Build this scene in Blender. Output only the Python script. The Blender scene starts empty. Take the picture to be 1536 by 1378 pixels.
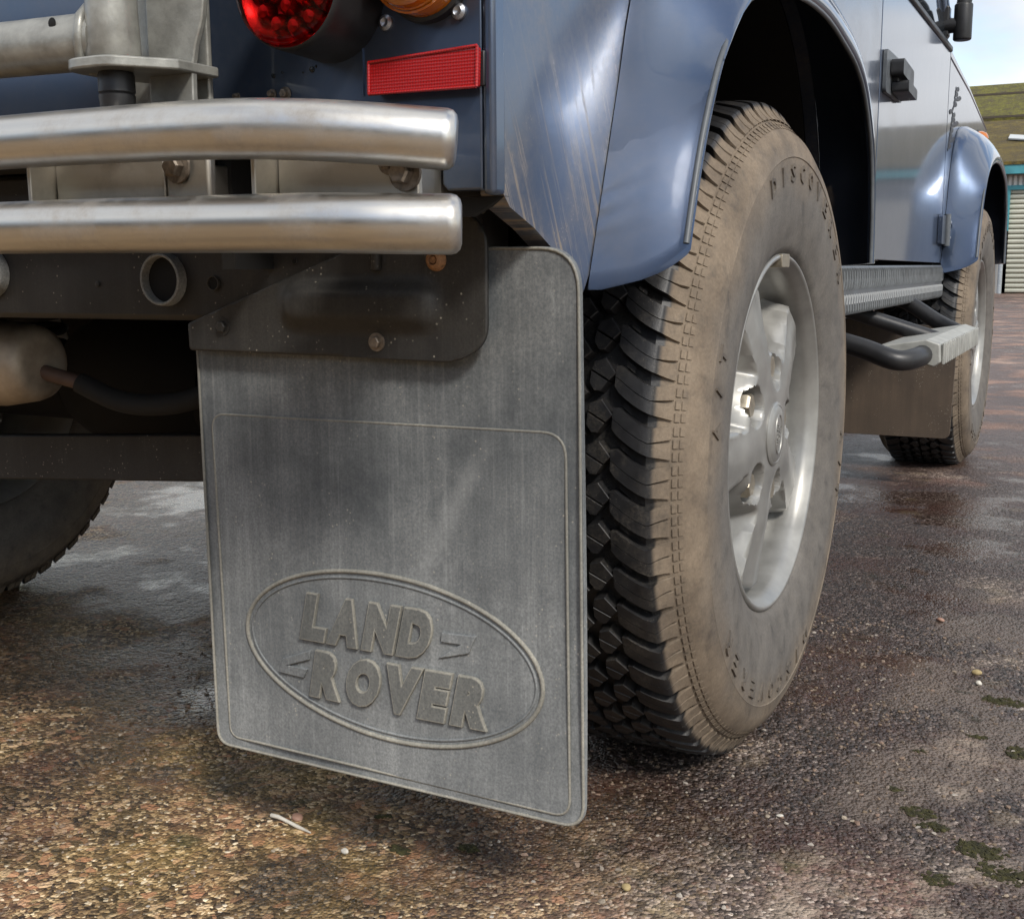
import bpy, bmesh, math, random
import numpy as np
from mathutils import Vector, Matrix
random.seed(7); rng = np.random.default_rng(7)
sc = bpy.context.scene
COL = sc.collection
rad = math.radians

# ------------------------------------------------------------------ camera
cam_d = bpy.data.cameras.new('camera'); cam = bpy.data.objects.new('camera', cam_d); COL.objects.link(cam)
YAW, PITCH, ROLL = 0.472386, 0.162858, -0.005566
fw = Vector((-math.sin(YAW)*math.cos(PITCH), math.cos(YAW)*math.cos(PITCH), -math.sin(PITCH)))
rt = Vector((math.cos(YAW), math.sin(YAW), 0)); up = rt.cross(fw)
r2 = math.cos(ROLL)*rt + math.sin(ROLL)*up; u2 = -math.sin(ROLL)*rt + math.cos(ROLL)*up
cam.matrix_world = Matrix(((r2.x, u2.x, -fw.x, 1.2153), (r2.y, u2.y, -fw.y, -1.41995), (r2.z, u2.z, -fw.z, 0.60043), (0, 0, 0, 1)))
cam_d.sensor_fit = 'HORIZONTAL'; cam_d.sensor_width = 36; cam_d.lens = 1752.42/1536*36
cam_d.clip_start = 0.02; cam_d.clip_end = 2000
sc.camera = cam

# ------------------------------------------------------------------ sky, sun, exposure
SUN_DIR = Vector((0.60, -0.50, 0.72)).normalized()       # towards the sun: behind the car, to its right, veiled by cloud
SUN_EL = math.asin(SUN_DIR.z); SUN_AZ = math.atan2(SUN_DIR.x, SUN_DIR.y)
world = bpy.data.worlds.new('World'); sc.world = world; world.use_nodes = True
wn = world.node_tree; wn.nodes.clear()
wo = wn.nodes.new('ShaderNodeOutputWorld'); bg = wn.nodes.new('ShaderNodeBackground'); bg.inputs['Strength'].default_value = 0.11
sky = wn.nodes.new('ShaderNodeTexSky'); sky.sky_type = 'NISHITA'; sky.sun_disc = False
sky.sun_elevation = SUN_EL; sky.sun_rotation = SUN_AZ; sky.altitude = 50; sky.air_density = 1.0; sky.dust_density = 0.6
tc = wn.nodes.new('ShaderNodeTexCoord')
mp = wn.nodes.new('ShaderNodeMapping'); mp.inputs['Scale'].default_value = (1, 1, 2.2); mp.inputs['Location'].default_value = (0.9, 0.37, 0.2)
n1 = wn.nodes.new('ShaderNodeTexNoise'); n1.inputs['Scale'].default_value = 2.1; n1.inputs['Detail'].default_value = 7; n1.inputs['Roughness'].default_value = 0.55
n2 = wn.nodes.new('ShaderNodeTexNoise'); n2.inputs['Scale'].default_value = 3.4; n2.inputs['Detail'].default_value = 5
rp = wn.nodes.new('ShaderNodeValToRGB'); rp.color_ramp.elements[0].position = 0.40; rp.color_ramp.elements[1].position = 0.50
rc = wn.nodes.new('ShaderNodeValToRGB'); rc.color_ramp.elements[0].position = 0.35; rc.color_ramp.elements[0].color = (0.62, 0.65, 0.70, 1)
rc.color_ramp.elements[1].position = 0.62; rc.color_ramp.elements[1].color = (1, 1, 1, 1)
sc_ = wn.nodes.new('ShaderNodeVectorMath'); sc_.operation = 'SCALE'; sc_.inputs['Scale'].default_value = 9.5
skm = wn.nodes.new('ShaderNodeVectorMath'); skm.operation = 'SCALE'; skm.inputs['Scale'].default_value = 1.6
mx = wn.nodes.new('ShaderNodeMix'); mx.data_type = 'RGBA'
L = wn.links.new
L(tc.outputs['Generated'], mp.inputs['Vector']); L(mp.outputs[0], n1.inputs['Vector']); L(mp.outputs[0], n2.inputs['Vector'])
L(n1.outputs['Fac'], rp.inputs['Fac']); L(n2.outputs['Fac'], rc.inputs['Fac']); L(rc.outputs[0], sc_.inputs[0])
L(sky.outputs[0], skm.inputs[0])
L(rp.outputs[0], mx.inputs['Factor']); L(skm.outputs[0], mx.inputs[6]); L(sc_.outputs[0], mx.inputs[7])
L(mx.outputs[2], bg.inputs['Color']); L(bg.outputs[0], wo.inputs['Surface'])
sun_d = bpy.data.lights.new('sun', 'SUN'); sun = bpy.data.objects.new('sun', sun_d); COL.objects.link(sun)
sun_d.energy = 2.4; sun_d.angle = rad(10); sun_d.color = (1, 0.95, 0.88)
sun.rotation_euler = SUN_DIR.to_track_quat('Z', 'Y').to_euler()
vs = sc.view_settings; vs.view_transform = 'Standard'; vs.look = 'None'; vs.exposure = 0.32; vs.gamma = 1
cy = sc.cycles; cy.max_bounces = 6; cy.diffuse_bounces = 3; cy.glossy_bounces = 4; cy.transmission_bounces = 6; cy.caustics_reflective = False; cy.caustics_refractive = False; cy.blur_glossy = 1.0

# ------------------------------------------------------------------ material helpers
class M:
    def __init__(s, name, base=(0.5, 0.5, 0.5), rough=0.5, metal=0.0, **kw):
        s.m = bpy.data.materials.new(name); s.m.use_nodes = True; s.t = s.m.node_tree; s.b = s.t.nodes['Principled BSDF']
        s.set('Base Color', base); s.set('Roughness', rough); s.set('Metallic', metal)
        for k, v in kw.items(): s.set(k, v)
        s._tc = None
    def set(s, k, v):
        i = s.b.inputs[k]
        if isinstance(v, bpy.types.NodeSocket): s.t.links.new(v, i)
        elif isinstance(v, tuple): i.default_value = (*v, 1) if len(v) == 3 else v
        else: i.default_value = v
    def co(s):
        if s._tc is None: s._tc = s.t.nodes.new('ShaderNodeTexCoord').outputs['Object']
        return s._tc
    def mapping(s, scale=(1, 1, 1), rot=(0, 0, 0), loc=(0, 0, 0), v=None):
        n = s.t.nodes.new('ShaderNodeMapping'); n.inputs['Scale'].default_value = scale; n.inputs['Rotation'].default_value = rot; n.inputs['Location'].default_value = loc
        s.t.links.new(v or s.co(), n.inputs['Vector']); return n.outputs[0]
    def noise(s, scale, detail=4, rough=0.55, v=None, dist=0.0):
        n = s.t.nodes.new('ShaderNodeTexNoise'); n.inputs['Scale'].default_value = scale; n.inputs['Detail'].default_value = detail
        n.inputs['Roughness'].default_value = rough; n.inputs['Distortion'].default_value = dist
        s.t.links.new(v or s.co(), n.inputs['Vector']); return n.outputs['Fac']
    def vor(s, scale, v=None, feature='F1', rnd=1.0):
        n = s.t.nodes.new('ShaderNodeTexVoronoi'); n.feature = feature; n.inputs['Scale'].default_value = scale; n.inputs['Randomness'].default_value = rnd
        s.t.links.new(v or s.co(), n.inputs['Vector']); return n
    def ramp(s, fac, stops, interp='LINEAR'):
        n = s.t.nodes.new('ShaderNodeValToRGB'); cr = n.color_ramp; cr.interpolation = interp
        while len(cr.elements) < len(stops): cr.elements.new(0.5)
        for e, (p, c) in zip(cr.elements, stops):
            e.position = p; e.color = (c, c, c, 1) if not isinstance(c, tuple) else (*c, 1)
        s.t.links.new(fac, n.inputs['Fac']); return n.outputs['Color']
    def mix(s, fac, a, b, blend='MIX'):
        n = s.t.nodes.new('ShaderNodeMix'); n.data_type = 'RGBA'; n.blend_type = blend
        for k, v in (('Factor', fac), (6, a), (7, b)):
            i = n.inputs[k]
            if isinstance(v, bpy.types.NodeSocket): s.t.links.new(v, i)
            elif isinstance(v, tuple): i.default_value = (*v, 1)
            else: i.default_value = v
        return n.outputs[2]
    def math(s, op, a, b=0.5, c=None, clamp=False):
        n = s.t.nodes.new('ShaderNodeMath'); n.operation = op; n.use_clamp = clamp
        for k, v in enumerate((a, b) if c is None else (a, b, c)):
            if isinstance(v, bpy.types.NodeSocket): s.t.links.new(v, n.inputs[k])
            else: n.inputs[k].default_value = v
        return n.outputs[0]
    def sep(s, v=None):
        n = s.t.nodes.new('ShaderNodeSeparateXYZ'); s.t.links.new(v or s.co(), n.inputs[0]); return n.outputs
    def bump(s, h, strength=0.3, dist=0.01, normal=None):
        n = s.t.nodes.new('ShaderNodeBump'); n.inputs['Strength'].default_value = strength; n.inputs['Distance'].default_value = dist
        s.t.links.new(h, n.inputs['Height'])
        if normal is not None: s.t.links.new(normal, n.inputs['Normal'])
        s.t.links.new(n.outputs[0], s.b.inputs['Normal']); return n.outputs[0]
    def island(s):
        return s.t.nodes.new('ShaderNodeNewGeometry').outputs['Random Per Island']

DUST = (0.30, 0.235, 0.165)
PAINT = (0.080, 0.114, 0.180)
# blue car paint with road dust
def paint(name, dust_amt, streaks=False):
    p = M(name, (0.030, 0.055, 0.120), 0.34, 0.6)
    p.set('Coat Weight', 0.9); p.set('Coat Roughness', 0.06)
    n = p.noise(9, 6, 0.65); f = p.noise(160, 3, 0.6)
    d = p.math('MULTIPLY', p.ramp(n, [(0.35, 0.15), (0.75, 1.0)]), p.ramp(f, [(0.3, 0.4), (0.7, 1.0)]))
    d = p.math('MULTIPLY', d, dust_amt)
    if streaks:
        xyz = p.sep()
        low = p.ramp(p.math('MULTIPLY_ADD', xyz[2], -1.0, 1.0), [(0.17, 0.0), (0.40, 1.0)])
        st = p.noise(1, 4, 0.7, p.mapping((1, 130, 5), v=p.mapping(rot=(rad(-27), 0, 0))))
        st = p.math('MULTIPLY', p.ramp(st, [(0.54, 0.0), (0.66, 1.0)]), low)
        sp = p.vor(210); sp = p.ramp(sp.outputs['Distance'], [(0.10, 1.0), (0.24, 0.0)])
        sm = p.math('MULTIPLY', p.ramp(p.noise(13, 4), [(0.5, 0.0), (0.65, 1.0)]), low)
        d = p.math('ADD', d, p.math('MULTIPLY', st, 0.8), clamp=True)
        d = p.math('ADD', d, p.math('MULTIPLY', p.math('MULTIPLY', sp, sm), 0.5), clamp=True)
        d = p.math('ADD', d, p.math('MULTIPLY', sm, 0.18), clamp=True)
    p.set('Base Color', p.mix(d, PAINT, DUST))
    p.set('Metallic', p.math('MULTIPLY_ADD', d, -0.85, 0.85, clamp=True))
    p.set('Coat Weight', p.math('MULTIPLY_ADD', d, -0.9, 0.9, clamp=True))
    p.set('Coat Roughness', p.math('MULTIPLY_ADD', d, 0.5, 0.05, clamp=True))
    p.bump(p.noise(3.2, 2), 0.02, 0.02)
    return p.m
m_paint = paint('blue_paint', 0.16)
m_paint_dirty = paint('blue_paint_splashed', 0.58, True)
m_paint_flare = paint('blue_paint_flare', 0.10)

def simple(name, base, rough, metal=0, var=0.25, scale=30, bump=0.1, bscale=200, bdist=0.001, **kw):
    p = M(name, base, rough, metal, **kw)
    n = p.noise(scale, 5, 0.6)
    lo = tuple(c*(1-var) for c in base); hi = tuple(min(1, c*(1+var)) for c in base)
    p.set('Base Color', p.ramp(n, [(0.3, lo), (0.7, hi)]))
    p.set('Roughness', p.math('MULTIPLY_ADD', n, 0.3, rough-0.15, clamp=True))
    if bump: p.bump(p.noise(bscale, 4, 0.6), bump, bdist)
    return p.m

# mud flap rubber: dusty, streaked by water
def flap_mat(name, base, dust, amt, scuff=False):
    p = M(name, base, 0.55)
    v = p.noise(1, 6, 0.75, p.mapping((48, 48, 2.4)))
    streak = p.ramp(v, [(0.36, 0.0), (0.66, 1.0)])
    big = p.ramp(p.noise(7, 5, 0.65), [(0.32, 0.15), (0.68, 1.0)])
    fine = p.ramp(p.noise(420, 3, 0.7), [(0.35, 0.45), (0.75, 1.0)])
    sp = p.vor(170); dots = p.ramp(sp.outputs['Distance'], [(0.10, 1.0), (0.20, 0.0)])
    dm = p.ramp(p.noise(16, 3, v=p.mapping((3, 3, 1))), [(0.52, 0.0), (0.66, 1.0)])
    dots = p.math('MULTIPLY', dots, dm)
    drip = p.ramp(p.noise(1, 3, 0.7, p.mapping((260, 260, 5))), [(0.52, 0.0), (0.70, 1.0)])
    d = p.math('MULTIPLY', p.math('MULTIPLY', p.math('MULTIPLY_ADD', streak, 0.5, 0.5), big), fine)
    d = p.math('ADD', p.math('MULTIPLY', d, amt), p.math('MULTIPLY', p.math('MULTIPLY', drip, streak), 0.22*amt), clamp=True)
    if scuff:
        q = p.sep()
        ln = p.math('ABSOLUTE', p.math('ADD', p.math('MULTIPLY_ADD', q[0], 0.88, -0.88*0.695), p.math('MULTIPLY_ADD', q[2], -0.47, 0.47*0.375)))
        wob = p.math('MULTIPLY_ADD', p.noise(60, 4, 0.7), 0.022, -0.011)
        sm = p.math('MULTIPLY', p.ramp(p.math('ADD', ln, wob), [(0.003, 1.0), (0.013, 0.0)]), p.ramp(p.math('ABSOLUTE', p.math('ADD', q[2], -0.375)), [(0.045, 1.0), (0.085, 0.0)]))
        d = p.math('ADD', d, p.math('MULTIPLY', sm, 0.17), clamp=True)
    low = p.ramp(p.sep()[2], [(0.10, 0.42), (0.42, 0.0)])
    d = p.math('ADD', d, p.math('MULTIPLY', low, fine), clamp=True)
    c = p.mix(d, base, dust); c = p.mix(p.math('MULTIPLY', dots, 0.6), c, (0.50, 0.46, 0.38))
    p.set('Base Color', c)
    p.set('Roughness', p.math('MULTIPLY_ADD', d, 0.5, 0.42, clamp=True))
    p.set('Specular IOR Level', 0.35)
    p.bump(p.noise(500, 3, 0.7), 0.12, 0.0006)
    return p.m
m_flap = flap_mat('dusty_rubber', (0.050, 0.059, 0.067), (0.40, 0.41, 0.40), 0.85, True)
m_flap_edge = flap_mat('dusty_rubber_edge', (0.11, 0.11, 0.103), (0.47, 0.445, 0.37), 0.9)
m_letter = flap_mat('dusty_rubber_letter', (0.045, 0.052, 0.056), (0.36, 0.355, 0.32), 0.62)
m_fflap = flap_mat('dusty_rubber_brown', (0.05, 0.042, 0.036), (0.16, 0.115, 0.08), 0.7)
m_chassis = flap_mat('black_chassis_paint', (0.016, 0.016, 0.017), (0.15, 0.14, 0.125), 0.34)
m_bracket = flap_mat('black_bracket_paint', (0.016, 0.016, 0.017), (0.19, 0.18, 0.155), 0.34)
m_under = simple('underbody_black', (0.007, 0.0065, 0.006), 0.8, var=0.4)
m_hole_shade = simple('hole_shade', (0.004, 0.004, 0.004), 0.9, bump=0)  # black colour standing in for the darkness inside uncut holes
m_plastic = simple('black_plastic', (0.018, 0.018, 0.019), 0.42, var=0.3)
m_trim = simple('grey_trim', (0.10, 0.11, 0.12), 0.45)

# stainless tube
def steel(name, base, rough, grime):
    p = M(name, base, rough, 1.0)
    br = p.noise(1, 4, 0.6, p.mapping((3, 220, 220)))
    g = p.noise(14, 6, 0.7); g2 = p.noise(90, 4, 0.7)
    xyz = p.sep()
    gm = p.math('MULTIPLY', p.ramp(g, [(0.45, 0.0), (0.72, 1.0)]), p.ramp(g2, [(0.35, 0.2), (0.7, 1.0)]))
    gm = p.math('MULTIPLY', gm, grime)
    p.set('Base Color', p.mix(gm, p.mix(br, base, tuple(c*0.86 for c in base)), (0.20, 0.155, 0.11)))
    p.set('Metallic', p.math('MULTIPLY_ADD', gm, -0.9, 1.0, clamp=True))
    p.set('Roughness', p.math('MULTIPLY_ADD', br, 0.16, rough - 0.05, clamp=True))
    p.bump(p.noise(1, 3, 0.6, p.mapping((8, 500, 500))), 0.05, 0.0005)
    return p.m
m_steel = steel('brushed_stainless', (0.64, 0.62, 0.58), 0.30, 0.8)
m_plate = steel('dull_stainless_plate', (0.55, 0.52, 0.46), 0.42, 0.7)
m_cast = simple('grey_painted_carrier', (0.30, 0.295, 0.265), 0.38, 0.35, var=0.3, scale=40, bump=0.25, bscale=150, bdist=0.0015)
m_bolt = simple('rusty_bolt', (0.24, 0.20, 0.16), 0.5, 0.7, var=0.4, scale=200)
m_rust = simple('rusty_steel', (0.33, 0.17, 0.08), 0.7, 0.2, var=0.5, scale=250)
m_screw = simple('zinc_screw', (0.35, 0.36, 0.38), 0.35, 0.9)
m_alloy = simple('silver_alloy_paint', (0.31, 0.305, 0.285), 0.42, 0.5, var=0.18, scale=22, bump=0.05, bscale=300, bdist=0.0004, **{'Coat Weight': 0.25, 'Coat Roughness': 0.2})
m_nut = simple('zinc_wheel_nut', (0.36, 0.32, 0.25), 0.42, 0.7, var=0.2, scale=120)
m_mark = simple('dark_script', (0.03, 0.03, 0.035), 0.5)
m_brownpipe = simple('brown_pipe', (0.10, 0.06, 0.045), 0.6)
m_silencer = simple('silencer_steel', (0.34, 0.29, 0.23), 0.5, 0.5, var=0.45, scale=18, bump=0.2)
m_glass = M('window_glass', (0.02, 0.025, 0.03), 0.03).m
p = M('red_lens', (1.0, 0.10, 0.10), 0.02); p.set('Transmission Weight', 1.0); p.set('IOR', 1.22); m_redlens = p.m
p = M('red_lamp_dome', (0.95, 0.06, 0.05), 0.22, 0.3); m_reddome = p.m
p = M('amber_lens', (0.95, 0.27, 0.012), 0.08); p.set('Transmission Weight', 0.45); p.set('Coat Weight', 0.8)
p.bump(p.noise(180, 2), 0.3, 0.002); m_amber = p.m
p = M('red_reflector', (0.62, 0.018, 0.018), 0.25); p.set('Coat Weight', 0.4); p.set('Coat Roughness', 0.05)
w_ = p.vor(1, p.mapping((420, 1, 420)), rnd=0.0); p.set('Base Color', p.ramp(w_.outputs['Distance'], [(0.1, (0.72, 0.020, 0.016)), (0.6, (0.30, 0.004, 0.005))]))
p.bump(w_.outputs['Distance'], 0.4, 0.001); m_reflector = p.m

# tyre rubber with dried mud on the side walls
def tyre_mat():
    p = M('tyre_rubber', (0.02, 0.02, 0.021), 0.5)
    xyz = p.sep()
    ax = p.math('ABSOLUTE', xyz[0])
    r = p.math('SQRT', p.math('ADD', p.math('MULTIPLY', xyz[1], xyz[1]), p.math('MULTIPLY', xyz[2], xyz[2])))
    side = p.ramp(p.math('MULTIPLY', ax, 5.0), [(0.470, 0.0), (0.482, 1.0)])           # beyond the tread edge
    edge_n = p.noise(45, 4, 0.65)
    side = p.math('MULTIPLY', side, p.ramp(edge_n, [(0.22, 0.45), (0.45, 1.0)]))
    base = p.ramp(p.noise(60, 4), [(0.3, (0.008, 0.008, 0.009)), (0.7, (0.018, 0.018, 0.019))])
    tan = p.ramp(p.noise(16, 5, 0.65), [(0.26, (0.11, 0.086, 0.064)), (0.5, (0.205, 0.158, 0.112)), (0.74, (0.29, 0.226, 0.160))])
    grey = p.ramp(p.noise(22, 5, 0.6), [(0.3, (0.115, 0.105, 0.094)), (0.7, (0.175, 0.160, 0.142))])
    rr = p.math('ADD', r, p.math('MULTIPLY_ADD', p.noise(9, 4, 0.6), 0.09, -0.045))
    inner = p.ramp(rr, [(0.285, 1.0), (0.35, 0.0)])
    mud = p.mix(inner, tan, grey)
    fine = p.ramp(p.noise(300, 3, 0.7), [(0.3, 0.72), (0.7, 1.0)])
    worn = p.math('MULTIPLY', p.ramp(p.math('MULTIPLY', ax, 5.0), [(0.6635, 0.0), (0.666, 0.35)]), p.ramp(p.noise(25, 3), [(0.35, 0.3), (0.6, 1.0)]))
    c = p.mix(p.math('MULTIPLY', p.math('MULTIPLY', side, fine), p.math('SUBTRACT', 1.0, worn)), base, mud)
    tread_d = p.math('MULTIPLY', p.ramp(p.noise(35, 5, 0.7), [(0.45, 0.0), (0.8, 0.25)]), p.ramp(p.noise(400, 3, 0.7), [(0.4, 0.1), (0.7, 1.0)]))
    dots = p.math('MULTIPLY', p.ramp(p.vor(380).outputs['Distance'], [(0.08, 1.0), (0.16, 0.0)]), p.ramp(p.noise(30, 3), [(0.52, 0.0), (0.62, 0.5)]))
    c = p.mix(p.math('ADD', tread_d, dots, clamp=True), c, (0.36, 0.31, 0.24))
    p.set('Base Color', c)
    p.set('Roughness', p.math('MULTIPLY_ADD', side, 0.38, 0.46, clamp=True))
    p.set('Specular IOR Level', 0.45)
    p.bump(p.math('ADD', p.noise(350, 4, 0.7), p.math('MULTIPLY', p.noise(40, 3), 0.6)), 0.22, 0.0012)
    return p.m
m_tyre = tyre_mat()

# ------------------------------------------------------------------ mesh helpers
def mesh_obj(name, verts, faces, mat, parent=None, smooth=None, bevel=0, seg=2, solid=0):
    me = bpy.data.meshes.new(name); me.from_pydata([tuple(v) for v in verts], [], faces); me.update()
    bm = bmesh.new(); bm.from_mesh(me); bmesh.ops.recalc_face_normals(bm, faces=bm.faces); bm.to_mesh(me); bm.free()
    return link(name, me, mat, parent, smooth, bevel, seg, solid)
def link(name, me, mat, parent=None, smooth=None, bevel=0, seg=2, solid=0):
    if mat is not None and not me.materials: me.materials.append(mat)
    if smooth is not None:
        me.shade_smooth(); me.set_sharp_from_angle(angle=rad(smooth))
    o = bpy.data.objects.new(name, me); COL.objects.link(o)
    if parent is not None: o.parent = parent
    if solid:
        s = o.modifiers.new('thickness', 'SOLIDIFY'); s.thickness = abs(solid); s.offset = -1 if solid > 0 else 1
    if bevel:
        b = o.modifiers.new('bevel', 'BEVEL'); b.width = bevel; b.segments = seg; b.limit_method = 'ANGLE'; b.angle_limit = rad(35)
        if smooth is None:
            me.shade_smooth(); me.set_sharp_from_angle(angle=rad(50))
    return o
def empty(name, parent=None, loc=(0, 0, 0)):
    o = bpy.data.objects.new(name, None); COL.objects.link(o); o.location = loc; o.empty_display_size = 0.1
    if parent is not None: o.parent = parent
    return o
def tag(o, label=None, cat=None, group=None, kind=None):
    for k, v in (('label', label), ('category', cat), ('group', group), ('kind', kind)):
        if v: o[k] = v
    return o
def box_vf(x0, x1, y0, y1, z0, z1):
    v = [(x0, y0, z0), (x1, y0, z0), (x1, y1, z0), (x0, y1, z0), (x0, y0, z1), (x1, y0, z1), (x1, y1, z1), (x0, y1, z1)]
    return v, [(0, 3, 2, 1), (4, 5, 6, 7), (0, 1, 5, 4), (1, 2, 6, 5), (2, 3, 7, 6), (3, 0, 4, 7)]
def box(name, x0, x1, y0, y1, z0, z1, mat, parent=None, bevel=0.003):
    v, f = box_vf(x0, x1, y0, y1, z0, z1); return mesh_obj(name, v, f, mat, parent, None, bevel)
def join_vf(parts):
    V = []; F = []
    for v, f in parts:
        o = len(V); V += list(v); F += [tuple(i+o for i in q) for q in f]
    return V, F
def prism(name, pts, axis, a, b, mat, parent=None, bevel=0.0, smooth=None, seg=2):
    """closed 2-D outline extruded from a to b along axis ('x': pts are (y,z); 'y': (x,z); 'z': (x,y))"""
    def P(p, t): return {'x': (t, p[0], p[1]), 'y': (p[0], t, p[1]), 'z': (p[0], p[1], t)}[axis]
    n = len(pts); v = [P(p, a) for p in pts] + [P(p, b) for p in pts]
    f = [tuple(range(n)), tuple(range(2*n-1, n-1, -1))] + [(i, (i+1) % n, n+(i+1) % n, n+i) for i in range(n)]
    return mesh_obj(name, v, f, mat, parent, smooth, bevel, seg)
def round_poly(pts, rads, n=7):
    out = []; N = len(pts)
    for i, p in enumerate(pts):
        p = Vector(p); a = Vector(pts[i-1]); b = Vector(pts[(i+1) % N]); r = rads[i] if isinstance(rads, (list, tuple)) else rads
        if r <= 0: out.append(tuple(p)); continue
        da = (a-p).normalized(); db = (b-p).normalized(); ang = da.angle(db)
        t = min(r/math.tan(ang/2), (a-p).length*0.49, (b-p).length*0.49); p0 = p+da*t; p1 = p+db*t
        for k in range(n+1):
            s = k/n; out.append(tuple((1-s)**2*p0 + 2*s*(1-s)*p + s*s*p1))
    return out
def tube_vf(path, r, n=16, cap=True, capr=0.0):
    path = [Vector(p) for p in path]; N = len(path); V = []; F = []
    rs = [r]*N if not isinstance(r, (list, tuple)) else list(r)
    T = [(path[min(i+1, N-1)]-path[max(i-1, 0)]).normalized() for i in range(N)]
    if capr:
        e0, e1 = [], []
        for k in (0, 1, 2): 
            a = k*math.pi/6
            e0.append((path[0]-T[0]*0 + T[0]*capr*(1-math.sin(math.pi/2*k/2)) , 0))
        # rounded ends: add shrinking rings
        pre = [(path[0]-T[0]*capr*math.sin(t), rs[0]-capr*(1-math.cos(t))) for t in (math.pi/2, math.pi/3, math.pi/6)]
        post = [(path[-1]+T[-1]*capr*math.sin(t), rs[-1]-capr*(1-math.cos(t))) for t in (math.pi/6, math.pi/3, math.pi/2)]
        path = [q[0] for q in pre]+path+[q[0] for q in post]; rs = [q[1] for q in pre]+rs+[q[1] for q in post]
        T = [T[0]]*3+T+[T[-1]]*3; N = len(path)
    u = T[0].orthogonal().normalized()
    for i in range(N):
        u = (u-T[i]*u.dot(T[i])).normalized(); w = T[i].cross(u)
        for k in range(n):
            a = 2*math.pi*k/n; V.append(tuple(path[i]+(u*math.cos(a)+w*math.sin(a))*rs[i]))
    for i in range(N-1):
        for k in range(n): F.append((i*n+k, i*n+(k+1) % n, (i+1)*n+(k+1) % n, (i+1)*n+k))
    if cap: F.append(tuple(range(n-1, -1, -1))); F.append(tuple(range((N-1)*n, N*n)))
    return V, F
def tube(name, path, r, mat, parent=None, n=16, capr=0.0):
    v, f = tube_vf(path, r, n, True, capr); return mesh_obj(name, v, f, mat, parent, 50)
def smooth_path(pts, k=8):
    P = [Vector(p) for p in pts]; out = []
    for i in range(len(P)-1):
        p0 = P[max(i-1, 0)]; p1 = P[i]; p2 = P[i+1]; p3 = P[min(i+2, len(P)-1)]
        for j in range(k):
            t = j/k
            out.append(0.5*((2*p1)+(p2-p0)*t+(2*p0-5*p1+4*p2-p3)*t*t+(3*p1-p0-3*p2+p3)*t**3))
    return out+[P[-1]]
def lathe_vf(prof, n=48, axis='x', closed=False):
    V = []; F = []; m = len(prof)
    for k in range(n):
        a = 2*math.pi*k/n; c, s = math.cos(a), math.sin(a)
        for (t, r) in prof: V.append({'x': (t, r*c, r*s), 'y': (r*c, t, r*s), 'z': (r*c, r*s, t)}[axis])
    for k in range(n):
        k2 = (k+1) % n
        for i in range(m-1 if not closed else m):
            j = (i+1) % m; F.append((k*m+i, k2*m+i, k2*m+j, k*m+j))
    return V, F
def lathe(name, prof, mat, parent=None, n=48, axis='x', loc=(0, 0, 0), smooth=40, closed=False):
    v, f = lathe_vf(prof, n, axis, closed); o = mesh_obj(name, v, f, mat, parent, smooth); o.location = loc; return o
def hexbolt(name, loc, axis, r, h, mat, parent, washer=True):
    """hex head on a washer; axis is the direction it points"""
    hexp = [(r*math.cos(math.pi/3*k), r*math.sin(math.pi/3*k)) for k in range(6)]
    parts = []
    n = 6; v = [(x, y, h*0.25) for x, y in hexp]+[(x, y, h*0.85) for x, y in hexp]+[(x*0.82, y*0.82, h) for x, y in hexp]
    f = [(i, (i+1) % n, n+(i+1) % n, n+i) for i in range(n)]+[(n+i, n+(i+1) % n, 2*n+(i+1) % n, 2*n+i) for i in range(n)]+[tuple(range(2*n, 3*n))]
    parts.append((v, f))
    if washer: parts.append(lathe_vf([(0, 0.0), (0, r*1.55), (h*0.2, r*1.5), (h*0.25, 0.0)], 20, 'z'))
    V, F = join_vf(parts)
    q = Vector(axis).to_track_quat('Z', 'Y').to_matrix()
    V = [tuple(q @ Vector(p)+Vector(loc)) for p in V]
    return mesh_obj(name, V, F, mat, parent, 35)
def text_mesh(s, extrude, bevel=0.0, shear=0.0, offset=0.0, res=3, spacing=1.0):
    cu = bpy.data.curves.new('lettering', 'FONT'); cu.body = s; cu.extrude = extrude; cu.bevel_depth = bevel; cu.bevel_resolution = 1
    cu.shear = shear; cu.offset = offset; cu.resolution_u = res; cu.space_character = spacing
    o = bpy.data.objects.new('lettering_tmp', cu); COL.objects.link(o)
    bpy.context.view_layer.update()
    me = bpy.data.meshes.new_from_object(o.evaluated_get(bpy.context.evaluated_depsgraph_get()))
    bpy.data.objects.remove(o); bpy.data.curves.remove(cu)
    return me
def bounds(me):
    a = np.array([v.co[:] for v in me.vertices]); return a.min(0), a.max(0)

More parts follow.
